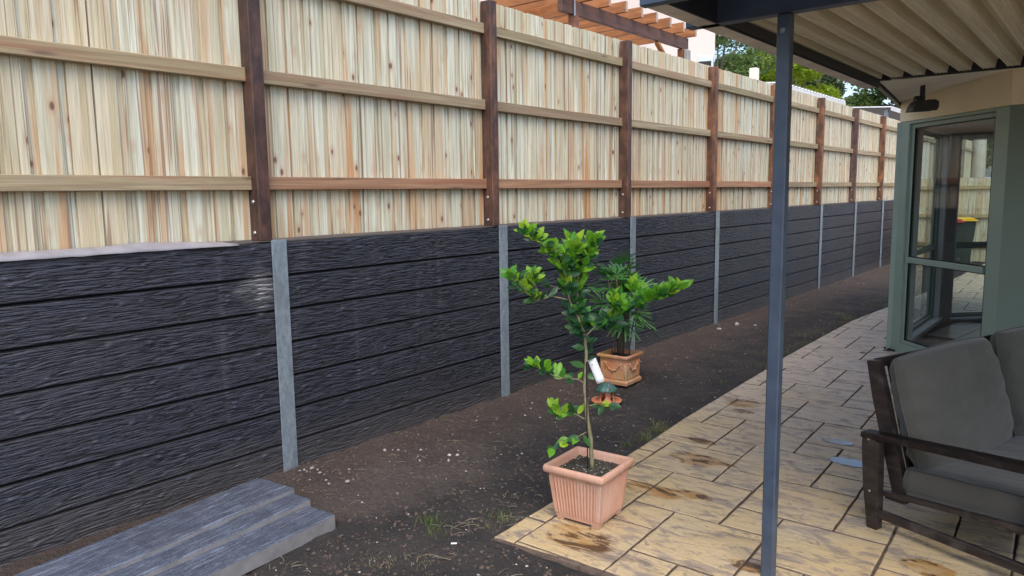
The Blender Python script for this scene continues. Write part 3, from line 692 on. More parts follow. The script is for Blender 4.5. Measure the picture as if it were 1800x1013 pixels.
# ------------------------------------------------------------------ sofa
sofa = thing('sofa', 'dark stained timber outdoor sofa frame standing on the patio', 'sofa', (2.905, 1.27, 0), R(-20))
def part(name, b, mat='teak', par=None): return b.build(name, MT[mat], par or sofa)
LEN = 1.75
for yy0 in (0, LEN):
    for s0, top in ((0, .43), (.70, .50)):
        b = MB(); b.bar((s0+.018, yy0+.022, .0), (s0+.002, yy0+.022, top*.55), .048, .044, up=(0, 1, 0)) if False else None
        if s0 == 0: V = [(-.006, 0), (.042, 0), (.044, .12), (.036, .434), (-.050, .462), (-.052, .40), (-.036, .20)]
        else: V = [(s0-.01, 0), (s0+.045, 0), (s0+.06, .25), (s0+.058, top), (s0-.02, top), (s0-.016, .2)]
        n = len(V); b.add([(x, yy0, z) for x, z in V] + [(x, yy0+.045, z) for x, z in V], [tuple(range(n)), tuple(range(n, 2*n))[::-1]] + [(i, n+i, n+(i+1) % n, (i+1) % n) for i in range(n)])
        lg = part('leg', b)
        if yy0 == 0 and s0 == 0:
            for z, sx in ((.437, -.018), (.185, .0)):
                q = MB(); q.lathe([(.006, 0), (.006, .0015), (.003, .002)], 10); qo = q.build('screw_cap', MT['steel'], lg, (sx, -.0005, z)); qo.rotation_euler = (R(90), 0, 0)
    b = MB(); b.add([(-.058, -.008, .438), (.80, -.008, .492), (.80, .062, .492), (-.058, .062, .438), (-.056, -.008, .467), (.80, -.008, .532), (.80, .062, .532), (-.056, .062, .467)], [(0,3,2,1),(4,5,6,7),(0,1,5,4),(1,2,6,5),(2,3,7,6),(3,0,4,7)])
    b2 = b; ao = part('armrest', b2); bv = ao.modifiers.new('b', 'BEVEL'); bv.width = .005; bv.segments = 2
    b = MB(); b.box((.040, yy0+.010, .058), (.69, yy0+.036, .100), .003); part('stretcher', b)
b = MB(); b.add([(.03, .046, .163), (.74, .046, .230), (.74, .075, .230), (.03, .075, .163), (.03, .046, .186), (.74, .046, .252), (.74, .075, .252), (.03, .075, .186)], [(0,3,2,1),(4,5,6,7),(0,1,5,4),(1,2,6,5),(2,3,7,6),(3,0,4,7)]); part('seat_rail', b)
b = MB(); b.box((.028, .077, .140), (.13, LEN-.002, .170), .003); part('rear_seat_board', b)
b = MB(); b.box((.70, .077, .195), (.74, LEN-.002, .250), .003); part('front_seat_rail', b)
for i in range(5):
    b = MB(); x0 = .16+.11*i; b.bar((x0, .077, .178+.02*x0/.14*.3), (x0, LEN-.002, .178+.02*x0/.14*.3), .07, .016); part('seat_slat', b)
for y0 in (.078, LEN-.045):
    b = MB(); V = [(.070, .165), (.135, .185), (.010, .640), (-.040, .806), (-.098, .796), (-.060, .62)]
    n = len(V); b.add([(x, y0, z) for x, z in V] + [(x, y0+.04, z) for x, z in V], [tuple(range(n)), tuple(range(n, 2*n))[::-1]] + [(i, n+i, n+(i+1) % n, (i+1) % n) for i in range(n)]); part('back_stile', b)
b = MB(); b.bar((-.068, .119, .785), (-.068, LEN-.046, .785), .028, .045, up=(-.28, 0, 1)); part('top_rail', b)
for i in range(11):
    yb = .22 + .142*i
    b = MB(); b.bar((.085, yb, .20), (-.062, yb, .765), .045, .014, up=(1, 0, .26)); part('back_slat', b)

def cushion(name, label, size, mw, puff, seed, wr=.006):
    """size (a,b,c): a x b cushion of thickness c; mw = matrix"""
    a, b_, c = size; N = 44; vs = []; fs = []
    for side in (1, -1):
        o = len(vs)
        for j in range(N+1):
            for i in range(N+1):
                u = -1 + 2*i/N; v = -1 + 2*j/N
                u = math.copysign(abs(u)**.8, u); v = math.copysign(abs(v)**.8, v)
                t = (max(0, 1-abs(u)**5.0) * max(0, 1-abs(v)**5.0)) ** .33
                cr = .0
                ed = max(abs(u), abs(v))
                x = a/2*u*(1-.045*(v*v)*abs(u)**3*1.2); y = b_/2*v*(1-.045*(u*u)*abs(v)**3*1.2)
                h = c/2*(1-puff+puff*math.cos(u*1.2)*math.cos(v*1.2)) * t
                wz = wr*1.6*fbm(u*1.3+seed, v*3.8, seed) * t + wr * max(0, abs(u)-.55)*2.4*math.sin(v*17+seed+3*u)*t
                vs.append((x, y, side*(h+wz)))
        for j in range(N):
            for i in range(N):
                k = o+j*(N+1)+i; q = (k, k+1, k+N+2, k+N+1); fs.append(q if side > 0 else q[::-1])
    M_ = MB(); M_.add(vs, fs); me = M_.mesh(name, MT['cloth'], True)
    root = bpy.data.objects.new(name, me); col.objects.link(root); root.matrix_world = mw; tag(root, label, 'cushion')
    pt = MB(); ring = []
    for k in range(96):
        t = k/96*8
        s_, f = int(t) // 2, (t % 2) - 1
        u, v = [(f, -1), (1, f), (-f, 1), (-1, -f)][s_]
        ring.append((a/2*u*(1-.045*(v*v)*abs(u)**3*1.2)*1.003, b_/2*v*(1-.045*(u*u)*abs(v)**3*1.2)*1.003, 0))
    pt.tube(ring+[ring[0]], .004, 6, cap=False); pt.build('piping', MT['cloth'], root, smooth=True)
    return root
SW = Matrix.Translation((2.905, 1.27, 0)) @ Matrix.Rotation(R(-20), 4, 'Z')
def frame(cx, cy, cz, xdir, ydir):
    x = Vector(xdir).normalized(); y = Vector(ydir).normalized(); z = x.cross(y).normalized(); y = z.cross(x)
    mm = Matrix.Identity(4)
    for i in range(3): mm[i][0] = x[i]; mm[i][1] = y[i]; mm[i][2] = z[i]; 
    mm[0][3], mm[1][3], mm[2][3] = cx, cy, cz; return SW @ mm
# box seat cushion with sharp piped edges
def seat(label, x0, x1, y0, y1, zb, zt0, zt1):
    N = 30; b = MB()
    def top(x, y): t = (x-x0)/(x1-x0); u = (x-x0)/(x1-x0)*2-1; v = (y-y0)/(y1-y0)*2-1; return zt0+(zt1-zt0)*t + .018*(1-u**4)*(1-v**4) + .0035*fbm(x*9, y*6, 4)
    def bot(x): t = (x-x0)/(x1-x0); return zb + (zt1-zt0)*t
    top_v = [(x0+(x1-x0)*i/N, y0+(y1-y0)*j/N) for j in range(N+1) for i in range(N+1)]
    b.add([(x, y, top(x, y)) for x, y in top_v], [(j*(N+1)+i, j*(N+1)+i+1, (j+1)*(N+1)+i+1, (j+1)*(N+1)+i) for j in range(N) for i in range(N)])
    per_ = [(x0+(x1-x0)*i/N, y0) for i in range(N)] + [(x1, y0+(y1-y0)*i/N) for i in range(N)] + [(x1-(x1-x0)*i/N, y1) for i in range(N)] + [(x0, y1-(y1-y0)*i/N) for i in range(N)]
    n = len(per_); R_ = 6; vs = []
    cx, cy = (x0+x1)/2, (y0+y1)/2
    for r in range(R_+1):
        t = r/R_; bul = .010*math.sin(math.pi*t)
        for x, y in per_:
            z = top(x, y)*(1-t)+bot(x)*t; nx_ = (1 if x >= x1-1e-6 else (-1 if x <= x0+1e-6 else 0)); ny_ = (1 if y >= y1-1e-6 else (-1 if y <= y0+1e-6 else 0))
            vs.append((x+nx_*bul, y+ny_*bul, z))
    b.add(vs, [(r*n+i, (r+1)*n+i, (r+1)*n+(i+1) % n, r*n+(i+1) % n) for r in range(R_) for i in range(n)] + [tuple(R_*n+i for i in range(n))])
    o = b.build('seat_cushion', MT['cloth'], None, smooth=False); o.matrix_world = SW
    for p in o.data.polygons: p.use_smooth = len(p.vertices) == 4
    tag(o, label, 'cushion')
    for tt in (0, R_):
        q = MB(); q.tube([tuple(vs[tt*n+i]) for i in range(n)]+[tuple(vs[tt*n])], .0035, 6, cap=False); q.build('piping', MT['piping'], o, smooth=True)
MT['piping'] = simple('dark_piping', (.035, .034, .032), .8, .1, 30)
seat('flat grey seat cushion lying on the dark timber sofa frame', .125, .78, .085, LEN-.045, .190, .318, .372)
bd = Vector((-.28, 0, 1)).normalized()
cushion('back_cushion', 'left grey back cushion of the sofa, leaning beside the armrest', (.83, .56, .20), frame(.100, .500, .575, (0, 1, .03), (-.30, 0, 1)), .35, 3.3, .0065)
cushion('back_cushion', 'right grey back cushion of the sofa, cut off by the picture edge', (.86, .57, .20), frame(.125, 1.345, .585, (0, 1, -.04), (-.27, 0, 1)), .35, 8.1, .0065)

# ------------------------------------------------------------------ square fluted pot with the lime tree
def sq_ring(h, z, r=.012, k=3):
    o = []
    for cx, cy, a0 in ((h-r, -h+r, -90), (h-r, h-r, 0), (-h+r, h-r, 90), (-h+r, -h+r, 180)):
        for i in range(k): a = R(a0+90*i/(k-1)); o.append((cx+r*math.cos(a), cy+r*math.sin(a), z))
    return o
pot = thing('plant_pot', 'square fluted pink terracotta pot standing on the patio corner', 'plant pot', (1.765, .560, 0), R(3.5))
def rings(b, rr, closebot=True, closetop=False):
    n = len(rr[0]); vs = [p for r in rr for p in r]
    fs = [(i*n+k, i*n+(k+1) % n, (i+1)*n+(k+1) % n, (i+1)*n+k) for i in range(len(rr)-1) for k in range(n)]
    if closebot: fs.append(tuple(range(n))[::-1])
    if closetop: fs.append(tuple(range((len(rr)-1)*n, len(rr)*n)))
    b.add(vs, fs)
# fluted body
def fl_ring(h, z, amp, fl=13):
    pts = []; M4 = 195
    for side in range(4):
        for i in range(M4):
            t = -1+2*i/M4; q = t*h
            mrg = .83
            d = 0
            if abs(t) < mrg: d = amp*abs(math.sin((t+mrg)/(2*mrg)*math.pi*fl))**.7
            else: d = amp
            hh = h - amp + d
            cr = 1.0
            if abs(t) > .97: hh = h - .004*(abs(t)-.97)/.03
            x, y = [(q, -hh), (hh, q), (-q, hh), (-hh, -q)][side]; pts.append((x, y, z))
    return pts
b = MB(); rings(b, [fl_ring(.122, .018, .0), fl_ring(.123, .030, .0), fl_ring(.1275, .040, .011), fl_ring(.1485, .222, .011), fl_ring(.147, .236, .0), fl_ring(.149, .246, .0)])
for sx in (-1, 1):
    for sy in (-1, 1): b.box((min(sx*.120, sx*.078), min(sy*.120, sy*.078), 0), (max(sx*.120, sx*.078), max(sy*.120, sy*.078), .02), .004)
b.build('body', MT['terra'], pot)
b = MB(); rings(b, [sq_ring(.145, .245), sq_ring(.158, .247), sq_ring(.168, .252), sq_ring(.1715, .262), sq_ring(.1715, .276), sq_ring(.168, .285), sq_ring(.160, .288), sq_ring(.150, .286), sq_ring(.146, .278), sq_ring(.140, .20)], False)
b.build('rim', MT['terra'], pot, smooth=True)
b = MB(); N = 24; vs = []
for j in range(N+1):
    for i in range(N+1):
        x = -.141+.282*i/N; y = -.141+.282*j/N; vs.append((x, y, .246+.007*fbm(x*30, y*30)+.008*math.exp(-((x-.01)**2+y*y)/.003)))
b.add(vs, [(j*(N+1)+i, j*(N+1)+i+1, (j+1)*(N+1)+i+1, (j+1)*(N+1)+i) for j in range(N) for i in range(N)])
for _ in range(260): b.ico((random.uniform(-.13, .13), random.uniform(-.13, .13), .253), random.uniform(.0015, .006), (1, 1, .6), random.random()*3, random.choice((0, 0, 0, 1, 2)))
b.build('potting_mix', [MT['potsoil'], MT['pebble'], MT['moss'] if 'moss' in MT else MT['limeb']], pot)

tree = thing('lime_tree', 'young lime tree with glossy bright leaves growing in the fluted pot', 'tree', (1.775, .560, 0), R(39.33))
BR = {
 'trunk': ([(.008, .235), (.001, .402), (-.016, .504), (-.031, .665), (-.020, .827), (-.030, .944), (-.062, 1.024), (-.098, 1.09)], .0115, .0055, 0),
 'leader': ([(-.098, 1.09), (-.115, 1.162), (-.125, 1.234), (-.157, 1.305), (-.203, 1.348), (-.276, 1.413), (-.321, 1.442)], .0055, .0016, -.05),
 'stem2': ([(-.030, .944), (-.044, .973), (-.062, 1.089), (-.060, 1.197), (-.061, 1.304), (-.089, 1.389)], .005, .0016, .06),
 'stem2b': ([(-.062, 1.218), (-.005, 1.331), (.030, 1.395)], .003, .0014, .08),
 'left': ([(-.112, 1.108), (-.190, 1.131), (-.265, 1.112), (-.339, 1.187), (-.395, 1.237)], .0042, .0015, -.08),
 'left_sub': ([(-.243, 1.132), (-.271, 1.186), (-.288, 1.243)], .0022, .0012, -.04),
 'left_sub2': ([(-.147, 1.162), (-.197, 1.177), (-.253, 1.193)], .0022, .0012, .05),
 'right': ([(-.027, .925), (.009, .965), (.081, 1.022), (.159, 1.061), (.244, 1.107), (.336, 1.138), (.414, 1.169)], .0046, .0015, -.10),
 'right_sub': ([(.077, .921), (.106, .971), (.106, 1.022), (.123, 1.116)], .0026, .0012, -.03),
 'right_sub2': ([(.244, 1.107), (.208, 1.157)], .002, .0012, .03),
 'low1': ([(-.031, .690), (-.064, .715), (-.123, .721), (-.191, .742), (-.249, .777), (-.287, .798)], .0035, .0012, -.06),
 'low2': ([(-.016, .443), (-.065, .423), (-.154, .409), (-.198, .374)], .0028, .0012, -.05),
 'low3': ([(-.021, .504), (-.085, .535), (-.143, .521), (-.182, .556)], .003, .0012, .04),
 'low4': ([(-.021, .574), (.052, .593), (.111, .582)], .0025, .0012, -.04),
 'cl': ([(-.125, 1.234), (-.097, 1.304), (-.075, 1.375)], .0028, .0012, -.05)}
PTS = {}
for kname, (pl, r0, r1, dv) in BR.items():
    n = len(pl); q = [Vector((u, dv*((i/(n-1))**1.0) + (.0 if kname not in ('leader',) else .0), z)) for i, (u, z) in enumerate(pl)]
    if kname == 'trunk': q = [Vector((p.x, .006*math.sin(p.z*9), p.z)) for p in q]
    # subdivide with small wiggles
    s = []
    for i in range(n-1):
        for t in range(4):
            f = t/4; p = q[i].lerp(q[i+1], f); s.append(p + Vector((.0025*fbm(p.z*30, p.x*30, 1), .0025*fbm(p.z*30, p.x*30, 5), 0)))
    s.append(q[-1]); PTS[kname] = s
    b = MB(); b.tube(s, [r0+(r1-r0)*i/(len(s)-1) for i in range(len(s))], 8 if kname == 'trunk' else 6)
    b.build('trunk' if kname == 'trunk' else 'branch', MT['bark'] if r0 > .004 else MT['twig'] if 'twig' in MT else MT['bark'], tree, smooth=True)
def leafmesh(L, Wd, fold, curl, mat, name='leaf'):
    N = 6; vs = []; 
    for i in range(N+1):
        t = i/N; w_ = Wd*math.sin(math.pi*(t**.85))*.5*(1.0 if 0 < i < N else 0) ; z = -curl*L*t*t
        for s_ in (-1, -.5, 0, .5, 1): vs.append((L*(.06+.94*t), s_*w_, z+fold*abs(s_)*w_+.04*w_*math.sin(t*14)*abs(s_)))
    fs = [(i*5+j, i*5+j+1, (i+1)*5+j+1, (i+1)*5+j) for i in range(N) for j in range(4)]
    b = MB(); b.add(vs, fs); b.tube([(0, 0, 0), (L*.07, 0, 0)], .0009, 4)
    return b.mesh(name, mat, True)
LM = [leafmesh(.074, .038, .25, .14, MT['lime']), leafmesh(.067, .036, .18, .24, MT['lime']), leafmesh(.058, .032, .35, .05, MT['lime'])]
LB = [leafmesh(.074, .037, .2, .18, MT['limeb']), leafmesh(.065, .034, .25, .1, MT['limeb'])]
leafcount = 0
def leaf(p, d, bright, sc_=1.0, roll=None):
    global leafcount
    if leafcount >= 298: return
    leafcount += 1
    d = d.normalized(); up = Vector((0, 0, 1)); sd_ = d.cross(up)
    if sd_.length < .1: sd_ = Vector((random.uniform(-1, 1), random.uniform(-1, 1), 0))
    nn = Vector((random.uniform(-.45, .45), random.uniform(-1.0, -.05), random.uniform(.25, 1.0)))
    z = (nn - d*nn.dot(d)).normalized(); y = z.cross(d).normalized()
    mm = Matrix.Identity(4)
    for i in range(3): mm[i][0] = d[i]*sc_; mm[i][1] = y[i]*sc_; mm[i][2] = z[i]*sc_; mm[i][3] = p[i]
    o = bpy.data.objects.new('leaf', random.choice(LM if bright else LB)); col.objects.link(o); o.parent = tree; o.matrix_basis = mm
def along(name, n, t0, t1, upb, bright, sz=(.75, 1.1)):
    sz = (sz[0]*1.08, sz[1]*1.12)
    s = PTS[name]; m_ = len(s)-1
    for i in range(n):
        t = t0+(t1-t0)*(i+random.uniform(-.3, .3))/max(1, n-1); t = min(max(t, 0), .999); k = int(t*m_); p = s[k].lerp(s[k+1], t*m_-k); dr = (s[k+1]-s[k]).normalized()
        a = i*2.4+random.uniform(-.5, .5); sd_ = Vector((math.cos(a), math.sin(a)*.9, math.sin(a*1.7)*.35))
        d = dr*.45 + sd_*.75 + Vector((0, 0, upb+random.uniform(-.2, .2)))
        leaf(p, d, bright if isinstance(bright, bool) else random.random() < bright, random.uniform(*sz))
def tip(name, n, upb=.8, sz=(.75, 1.1), spread=.8, at=1.0):
    s = PTS[name]; k = int(at*(len(s)-1)); p0 = s[k]; dr = (s[k]-s[max(0, k-2)]).normalized()
    for i in range(n):
        a = i*2.4; off = dr*(-.008*i)
        leaf(p0+off, dr*.5+Vector((math.cos(a)*spread, math.sin(a)*spread, upb)), True, random.uniform(*sz))
along('trunk', 17, .48, 1.0, -.05, .05, (.8, 1.15)); along('leader', 28, .05, .95, .45, .8); tip('leader', 7, 1.1, (.9, 1.25), .5)
along('stem2', 28, .1, .95, .15, .6, (.85, 1.2)); tip('stem2', 9, 1.0, (.9, 1.3), .6); along('stem2b', 12, .1, .95, .3, .6, (.9, 1.2)); tip('stem2b', 6, .9, (.9, 1.2)); along('cl', 12, .05, .95, .6, .85, (.9, 1.25)); tip('cl', 8, 1.2, (.9, 1.25), .5)
along('left', 13, .25, .95, .4, .45, (.7, 1.0)); tip('left', 6, .5, (.8, 1.05)); along('left_sub', 5, .3, .95, .4, .3); tip('left_sub', 4, .9, (.8, 1.0)); along('left_sub2', 6, .2, .95, .2, .3); tip('left_sub2', 3, .6)
along('right', 28, .15, .9, .5, .7, (.8, 1.1)); tip('right', 8, .8, (.9, 1.15), .7); tip('right', 6, 1.1, (.9, 1.1), .5, .84); tip('right', 6, 1.2, (.9, 1.1), .5, .7); along('right_sub', 9, .1, .9, .3, .3); tip('right_sub', 8, 1.1, (.9, 1.2), .6); tip('right_sub2', 7, 1.1, (.9, 1.2), .6)
along('low1', 13, .2, .9, .4, .55, (.7, 1.0)); tip('low1', 4, .6, (.7, .9)); along('low3', 12, .2, .9, .2, .4, (.75, 1.05)); tip('low3', 5, .6, (.8, 1.0)); along('low2', 11, .2, .95, -.05, .4, (.7, 1.0)); along('low4', 8, .1, .95, .0, .3, (.7, 1.0))
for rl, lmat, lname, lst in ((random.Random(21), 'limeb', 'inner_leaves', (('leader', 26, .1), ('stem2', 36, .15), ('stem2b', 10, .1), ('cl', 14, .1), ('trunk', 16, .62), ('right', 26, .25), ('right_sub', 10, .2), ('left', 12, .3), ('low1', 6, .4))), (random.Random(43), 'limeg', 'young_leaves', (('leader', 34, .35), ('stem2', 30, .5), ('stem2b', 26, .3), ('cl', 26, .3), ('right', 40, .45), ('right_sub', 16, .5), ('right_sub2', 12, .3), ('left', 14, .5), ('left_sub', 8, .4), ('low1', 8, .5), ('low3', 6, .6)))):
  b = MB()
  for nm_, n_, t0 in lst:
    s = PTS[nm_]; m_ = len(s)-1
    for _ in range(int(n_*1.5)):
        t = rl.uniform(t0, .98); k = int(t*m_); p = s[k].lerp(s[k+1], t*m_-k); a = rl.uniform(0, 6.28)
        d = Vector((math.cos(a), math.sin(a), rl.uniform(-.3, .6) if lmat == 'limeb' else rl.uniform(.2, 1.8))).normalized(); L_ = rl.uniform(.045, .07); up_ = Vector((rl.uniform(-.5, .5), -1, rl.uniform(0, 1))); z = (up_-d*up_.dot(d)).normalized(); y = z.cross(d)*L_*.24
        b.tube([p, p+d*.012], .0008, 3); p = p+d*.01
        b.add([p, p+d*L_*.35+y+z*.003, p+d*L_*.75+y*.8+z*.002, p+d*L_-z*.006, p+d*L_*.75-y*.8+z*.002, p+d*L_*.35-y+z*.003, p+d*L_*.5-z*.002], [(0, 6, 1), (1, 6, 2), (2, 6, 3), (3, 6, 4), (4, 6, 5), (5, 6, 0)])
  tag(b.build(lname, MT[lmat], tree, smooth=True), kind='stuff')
b = MB(); b.tube([(-.016, -.004, .24), (-.020, -.014, .5), (-.022, -.012, .80)], .003, 6); o = b.build('garden_stake', MT['black'], None, (1.775, .560, 0)); o.rotation_euler = (0, 0, R(39.33)); tag(o, 'thin black stake standing in the fluted pot beside the lime trunk', 'garden stake')
# white plant tag, curled
b = MB(); vs = []; N = 10
ax = Vector((.047, 0, -.118)); c0 = Vector((.002, -.02, .817)); sd_ = Vector((.031, 0, .012))*.62
for j in range(7):
    for i in range(N+1):
        a = -1.35+2.7*i/N; p = c0 + ax*(j/6) + sd_*math.sin(a)/math.sin(1.35) + Vector((0, -.011, 0))*(math.cos(a)-.2) ; vs.append(p)
b.add(vs, [(j*(N+1)+i, j*(N+1)+i+1, (j+1)*(N+1)+i+1, (j+1)*(N+1)+i) for j in range(6) for i in range(N)])
# faint printed rows
tagr = thing('plant_label', 'curled white plant label hanging from the lime tree trunk', 'plant label', (1.775, .560, 0), R(39.33))
o = b.build('label_card', MT['paper'], tagr, smooth=True); md = o.modifiers.new('t', 'SOLIDIFY'); md.thickness = .001
b = MB()
for i in range(6): 
    p = c0 + ax*(.12+.14*i) + sd_*.55 + Vector((0, -.0135, 0)); b.bar(p, p+sd_.normalized()*.006, .0014, .0006, up=(0, -1, 0))
p = c0 + ax*.2 - sd_*.6 + Vector((0, -.013, 0)); b.bar(p, p+sd_.normalized()*.008, .0028, .0006, up=(0, -1, 0))
b.build('label_print', MT['ink'], tagr)
b = MB(); b.tube([(-.02, 0, .80), (-.012, -.008, .812), (.0, -.018, .812)], .001, 5); b.build('label_tie', MT['black'], tagr)

# ------------------------------------------------------------------ garlanded pot with lady palm
pot2 = thing('plant_pot', 'square weathered terracotta pot with garland relief standing on the soil by the wall', 'plant pot', (.475, 3.01, -.006), R(2))
b = MB(); rings(b, [sq_ring(.138, 0, .006), sq_ring(.139, .024, .006), sq_ring(.133, .034, .006), sq_ring(.126, .036, .006), sq_ring(.126, .216, .006), sq_ring(.130, .224, .006), sq_ring(.133, .230, .006)])
b.build('body', MT['terra2'], pot2)
b = MB(); rings(b, [sq_ring(.130, .228, .006), sq_ring(.148, .231, .006), sq_ring(.150, .246, .006), sq_ring(.142, .254, .006), sq_ring(.132, .254, .006), sq_ring(.126, .20, .006)], False); b.build('rim', MT['terra2'], pot2)
b = MB()
for face in range(4):
    rm = Matrix.Rotation(R(90*face), 3, 'Z')
    def F(u, z, d): return rm @ Vector((u, -.1265-d, z))
    # frame bars
    for (u0, z0, u1, z1) in ((-.112, .055, .112, .055), (.112, .055, .112, .205), (.112, .205, -.112, .205), (-.112, .205, -.112, .055)):
        b.tube([F(u0, z0, 0), F(u1, z1, 0)], .0035, 5)
    gar = [F(-.07+.14*t/14, .172-.055*math.sin(math.pi*t/14), .002) for t in range(15)]
    b.tube(gar, [.004+.004*math.sin(math.pi*t/14) for t in range(15)], 6)
    for t in range(1, 14):
        g_ = gar[t]; b.ico(g_+rm @ Vector((0, -.005, random.uniform(-.006, .006))), random.uniform(.007, .012), (1, .7, 1))
    for u in (-.074, .074):
        b.ico(F(u, .176, .003), .016, (1, .6, 1)); b.tube([F(u, .165, .002), F(u*1.12, .125, .002)], [.006, .002], 5)
b.build('garland_relief', MT['terra2'], pot2, smooth=True)
b = MB(); N = 12; b.add([(-.126+.252*i/N, -.126+.252*j/N, .218+.008*fbm(i*.9, j*.9)) for j in range(N+1) for i in range(N+1)], [(j*(N+1)+i, j*(N+1)+i+1, (j+1)*(N+1)+i+1, (j+1)*(N+1)+i) for j in range(N) for i in range(N)]); b.build('potting_mix', MT['potsoil'], pot2)
palm = thing('lady_palm', 'dark green lady palm with fan leaves growing in the garlanded pot', 'palm', (.475, 3.01, .205), R(39.33))
rp = random.Random(5)
def fan(parent, p0, out, L, n, span):
    """fan leaf: petiole end p0, direction out, n leaflets"""
    out = out.normalized(); side = out.cross(Vector((0, 0, 1))); side = side.normalized() if side.length > .1 else Vector((1, 0, 0)); up = side.cross(out)
    b = MB()
    for k in range(n):
        a = (-.5+k/(n-1))*span; d = (out*math.cos(a)+side*math.sin(a)+up*.12*rp.uniform(-1, 1)).normalized(); l = L*(1-.28*abs(a)/(span/2))*rp.uniform(.88, 1.08)
        wv = d.cross(up).normalized()*(.0095*rp.uniform(.8, 1.15)); vs = []
        drp = rp.uniform(.12, .4)
        for i in range(6):
            t = i/5; c_ = p0 + d*l*t + Vector((0, 0, -drp*l*t*t)); ww = [.25, .85, 1, .95, .75, .35][i]
            vs += [c_-wv*ww, c_-up*.0015, c_+wv*ww]
        b.add(vs, [(i*3+j, i*3+j+1, (i+1)*3+j+1, (i+1)*3+j) for i in range(5) for j in range(2)])
    return b.build('frond', MT['palm'], parent, smooth=True)
canes = []
for i in range(13):
    a = rp.uniform(0, 6.28); r0 = rp.uniform(.01, .085); base = Vector((math.cos(a)*r0, math.sin(a)*r0, 0)); H = rp.uniform(.40, .76)
    lean = Vector((math.cos(a), math.sin(a), 0))*rp.uniform(.02, .12)*H*1.3
    pts = [base+lean*(t/5)**1.4+Vector((0, 0, H*t/5)) for t in range(6)]
    b = MB(); b.tube(pts, rp.uniform(.004, .0065), 6); b.build('cane', MT['barkd'], palm, smooth=True); canes.append((pts, H))
nf = 0
for pts, H in canes:
    for q in range(5 if H > .5 else 3):
        t = 1 - q*.10; k = max(0, min(4, int(t*5-.01))); p = pts[k].lerp(pts[k+1], t*5-k) if k < 5 else pts[5]
        a = rp.uniform(0, 6.28); el = 1.05 - q*.30 + rp.uniform(-.2, .2)
        d = Vector((math.cos(a)*math.cos(el), math.sin(a)*math.cos(el), math.sin(el))); pe_ = p + d*rp.uniform(.04, .11)
        b = MB(); b.tube([p, pe_], .0018, 4); fr_ = fan(palm, pe_, d, rp.uniform(.16, .25), rp.choice((8, 9, 10, 11)), rp.uniform(1.8, 2.7)); b.build('petiole', MT['palm'], fr_)
# dead pale leaf wisps
b = MB()
for i in range(9):
    a = rp.uniform(0, 6.28); p = Vector((math.cos(a)*.07, math.sin(a)*.07, rp.uniform(.12, .35))); q = p+Vector((math.cos(a)*.14, math.sin(a)*.14, -.07)); b.bar(p, q, .006, .001)
tag(b.build('dead_leaflets', MT['straw'], palm), kind='stuff')

# ------------------------------------------------------------------ bird feeder on the soil
fd = thing('bird_feeder', 'orange terracotta bird feeder with green roof and chain, on the soil before the garlanded pot', 'bird feeder', (.728, 2.385, -.012), R(20))
b = MB(); b.lathe([(.095, 0), (.112, .006), (.120, .018), (.118, .026), (.108, .024), (.06, .016), (.0005, .016)], 32); b.build('tray', MT['terra3'], fd, smooth=True)
b = MB()
for a0 in (20, 110, 200, 290):
    vs = []
    for zi in range(7):
        t = zi/6; z = .016+.094*t; rr_ = .050+.018*abs(2*t-1)**1.5; hw = R(16+22*abs(2*t-1)**1.6)
        for s_ in range(5): a = R(a0)+hw*(-1+.5*s_); vs.append((rr_*math.cos(a), rr_*math.sin(a), z))
        for s_ in range(5): a = R(a0)+hw*(1-.5*s_); vs.append(((rr_-.010)*math.cos(a), (rr_-.010)*math.sin(a), z))
    b.add(vs, [(zi*10+k, zi*10+(k+1) % 10, (zi+1)*10+(k+1) % 10, (zi+1)*10+k) for zi in range(6) for k in range(10)])
b.build('arched_body', MT['terra3'], fd, smooth=True)
b = MB(); vs = []; n = 40
for r0, z in ((.086, .104), (.088, .112), (.060, .134), (.030, .156), (.008, .168)):
    for k in range(n): 
        t = 2*math.pi*k/n; rr_ = r0*(1+.045*math.sin(9*t)*(r0 > .05)); vs.append((rr_*math.cos(t), rr_*math.sin(t), z-(.006*abs(math.sin(4.5*t)) if r0 > .08 else 0)))
b.add(vs, [(i*n+k, i*n+(k+1) % n, (i+1)*n+(k+1) % n, (i+1)*n+k) for i in range(4) for k in range(n)] + [tuple(range(n))[::-1], tuple(range(4*n, 5*n))]); rf = b.build('roof', MT['greenroof'], fd, smooth=True)
b = MB(); b.lathe([(.009, .160), (.013, .170), (.013, .178), (.008, .184)], 14); b.build('knob', MT['terra3'], rf)
b = MB()
for i in range(12):
    t = i/11; c_ = Vector((.012+.030*t, -.02-.065*t if t < .8 else -.072, .184-.016*t if t < .35 else .178-.118*(t-.35)/.65))
    M3 = Matrix.Rotation(R(90*(i % 2)), 3, 'Z'); lp = [c_+M3 @ Vector((.0042*math.cos(a*math.pi/4), 0, .0075*math.sin(a*math.pi/4))) for a in range(9)]; b.tube(lp, .0011, 4, cap=False)
b.build('chain', MT['chain'], fd, smooth=True)

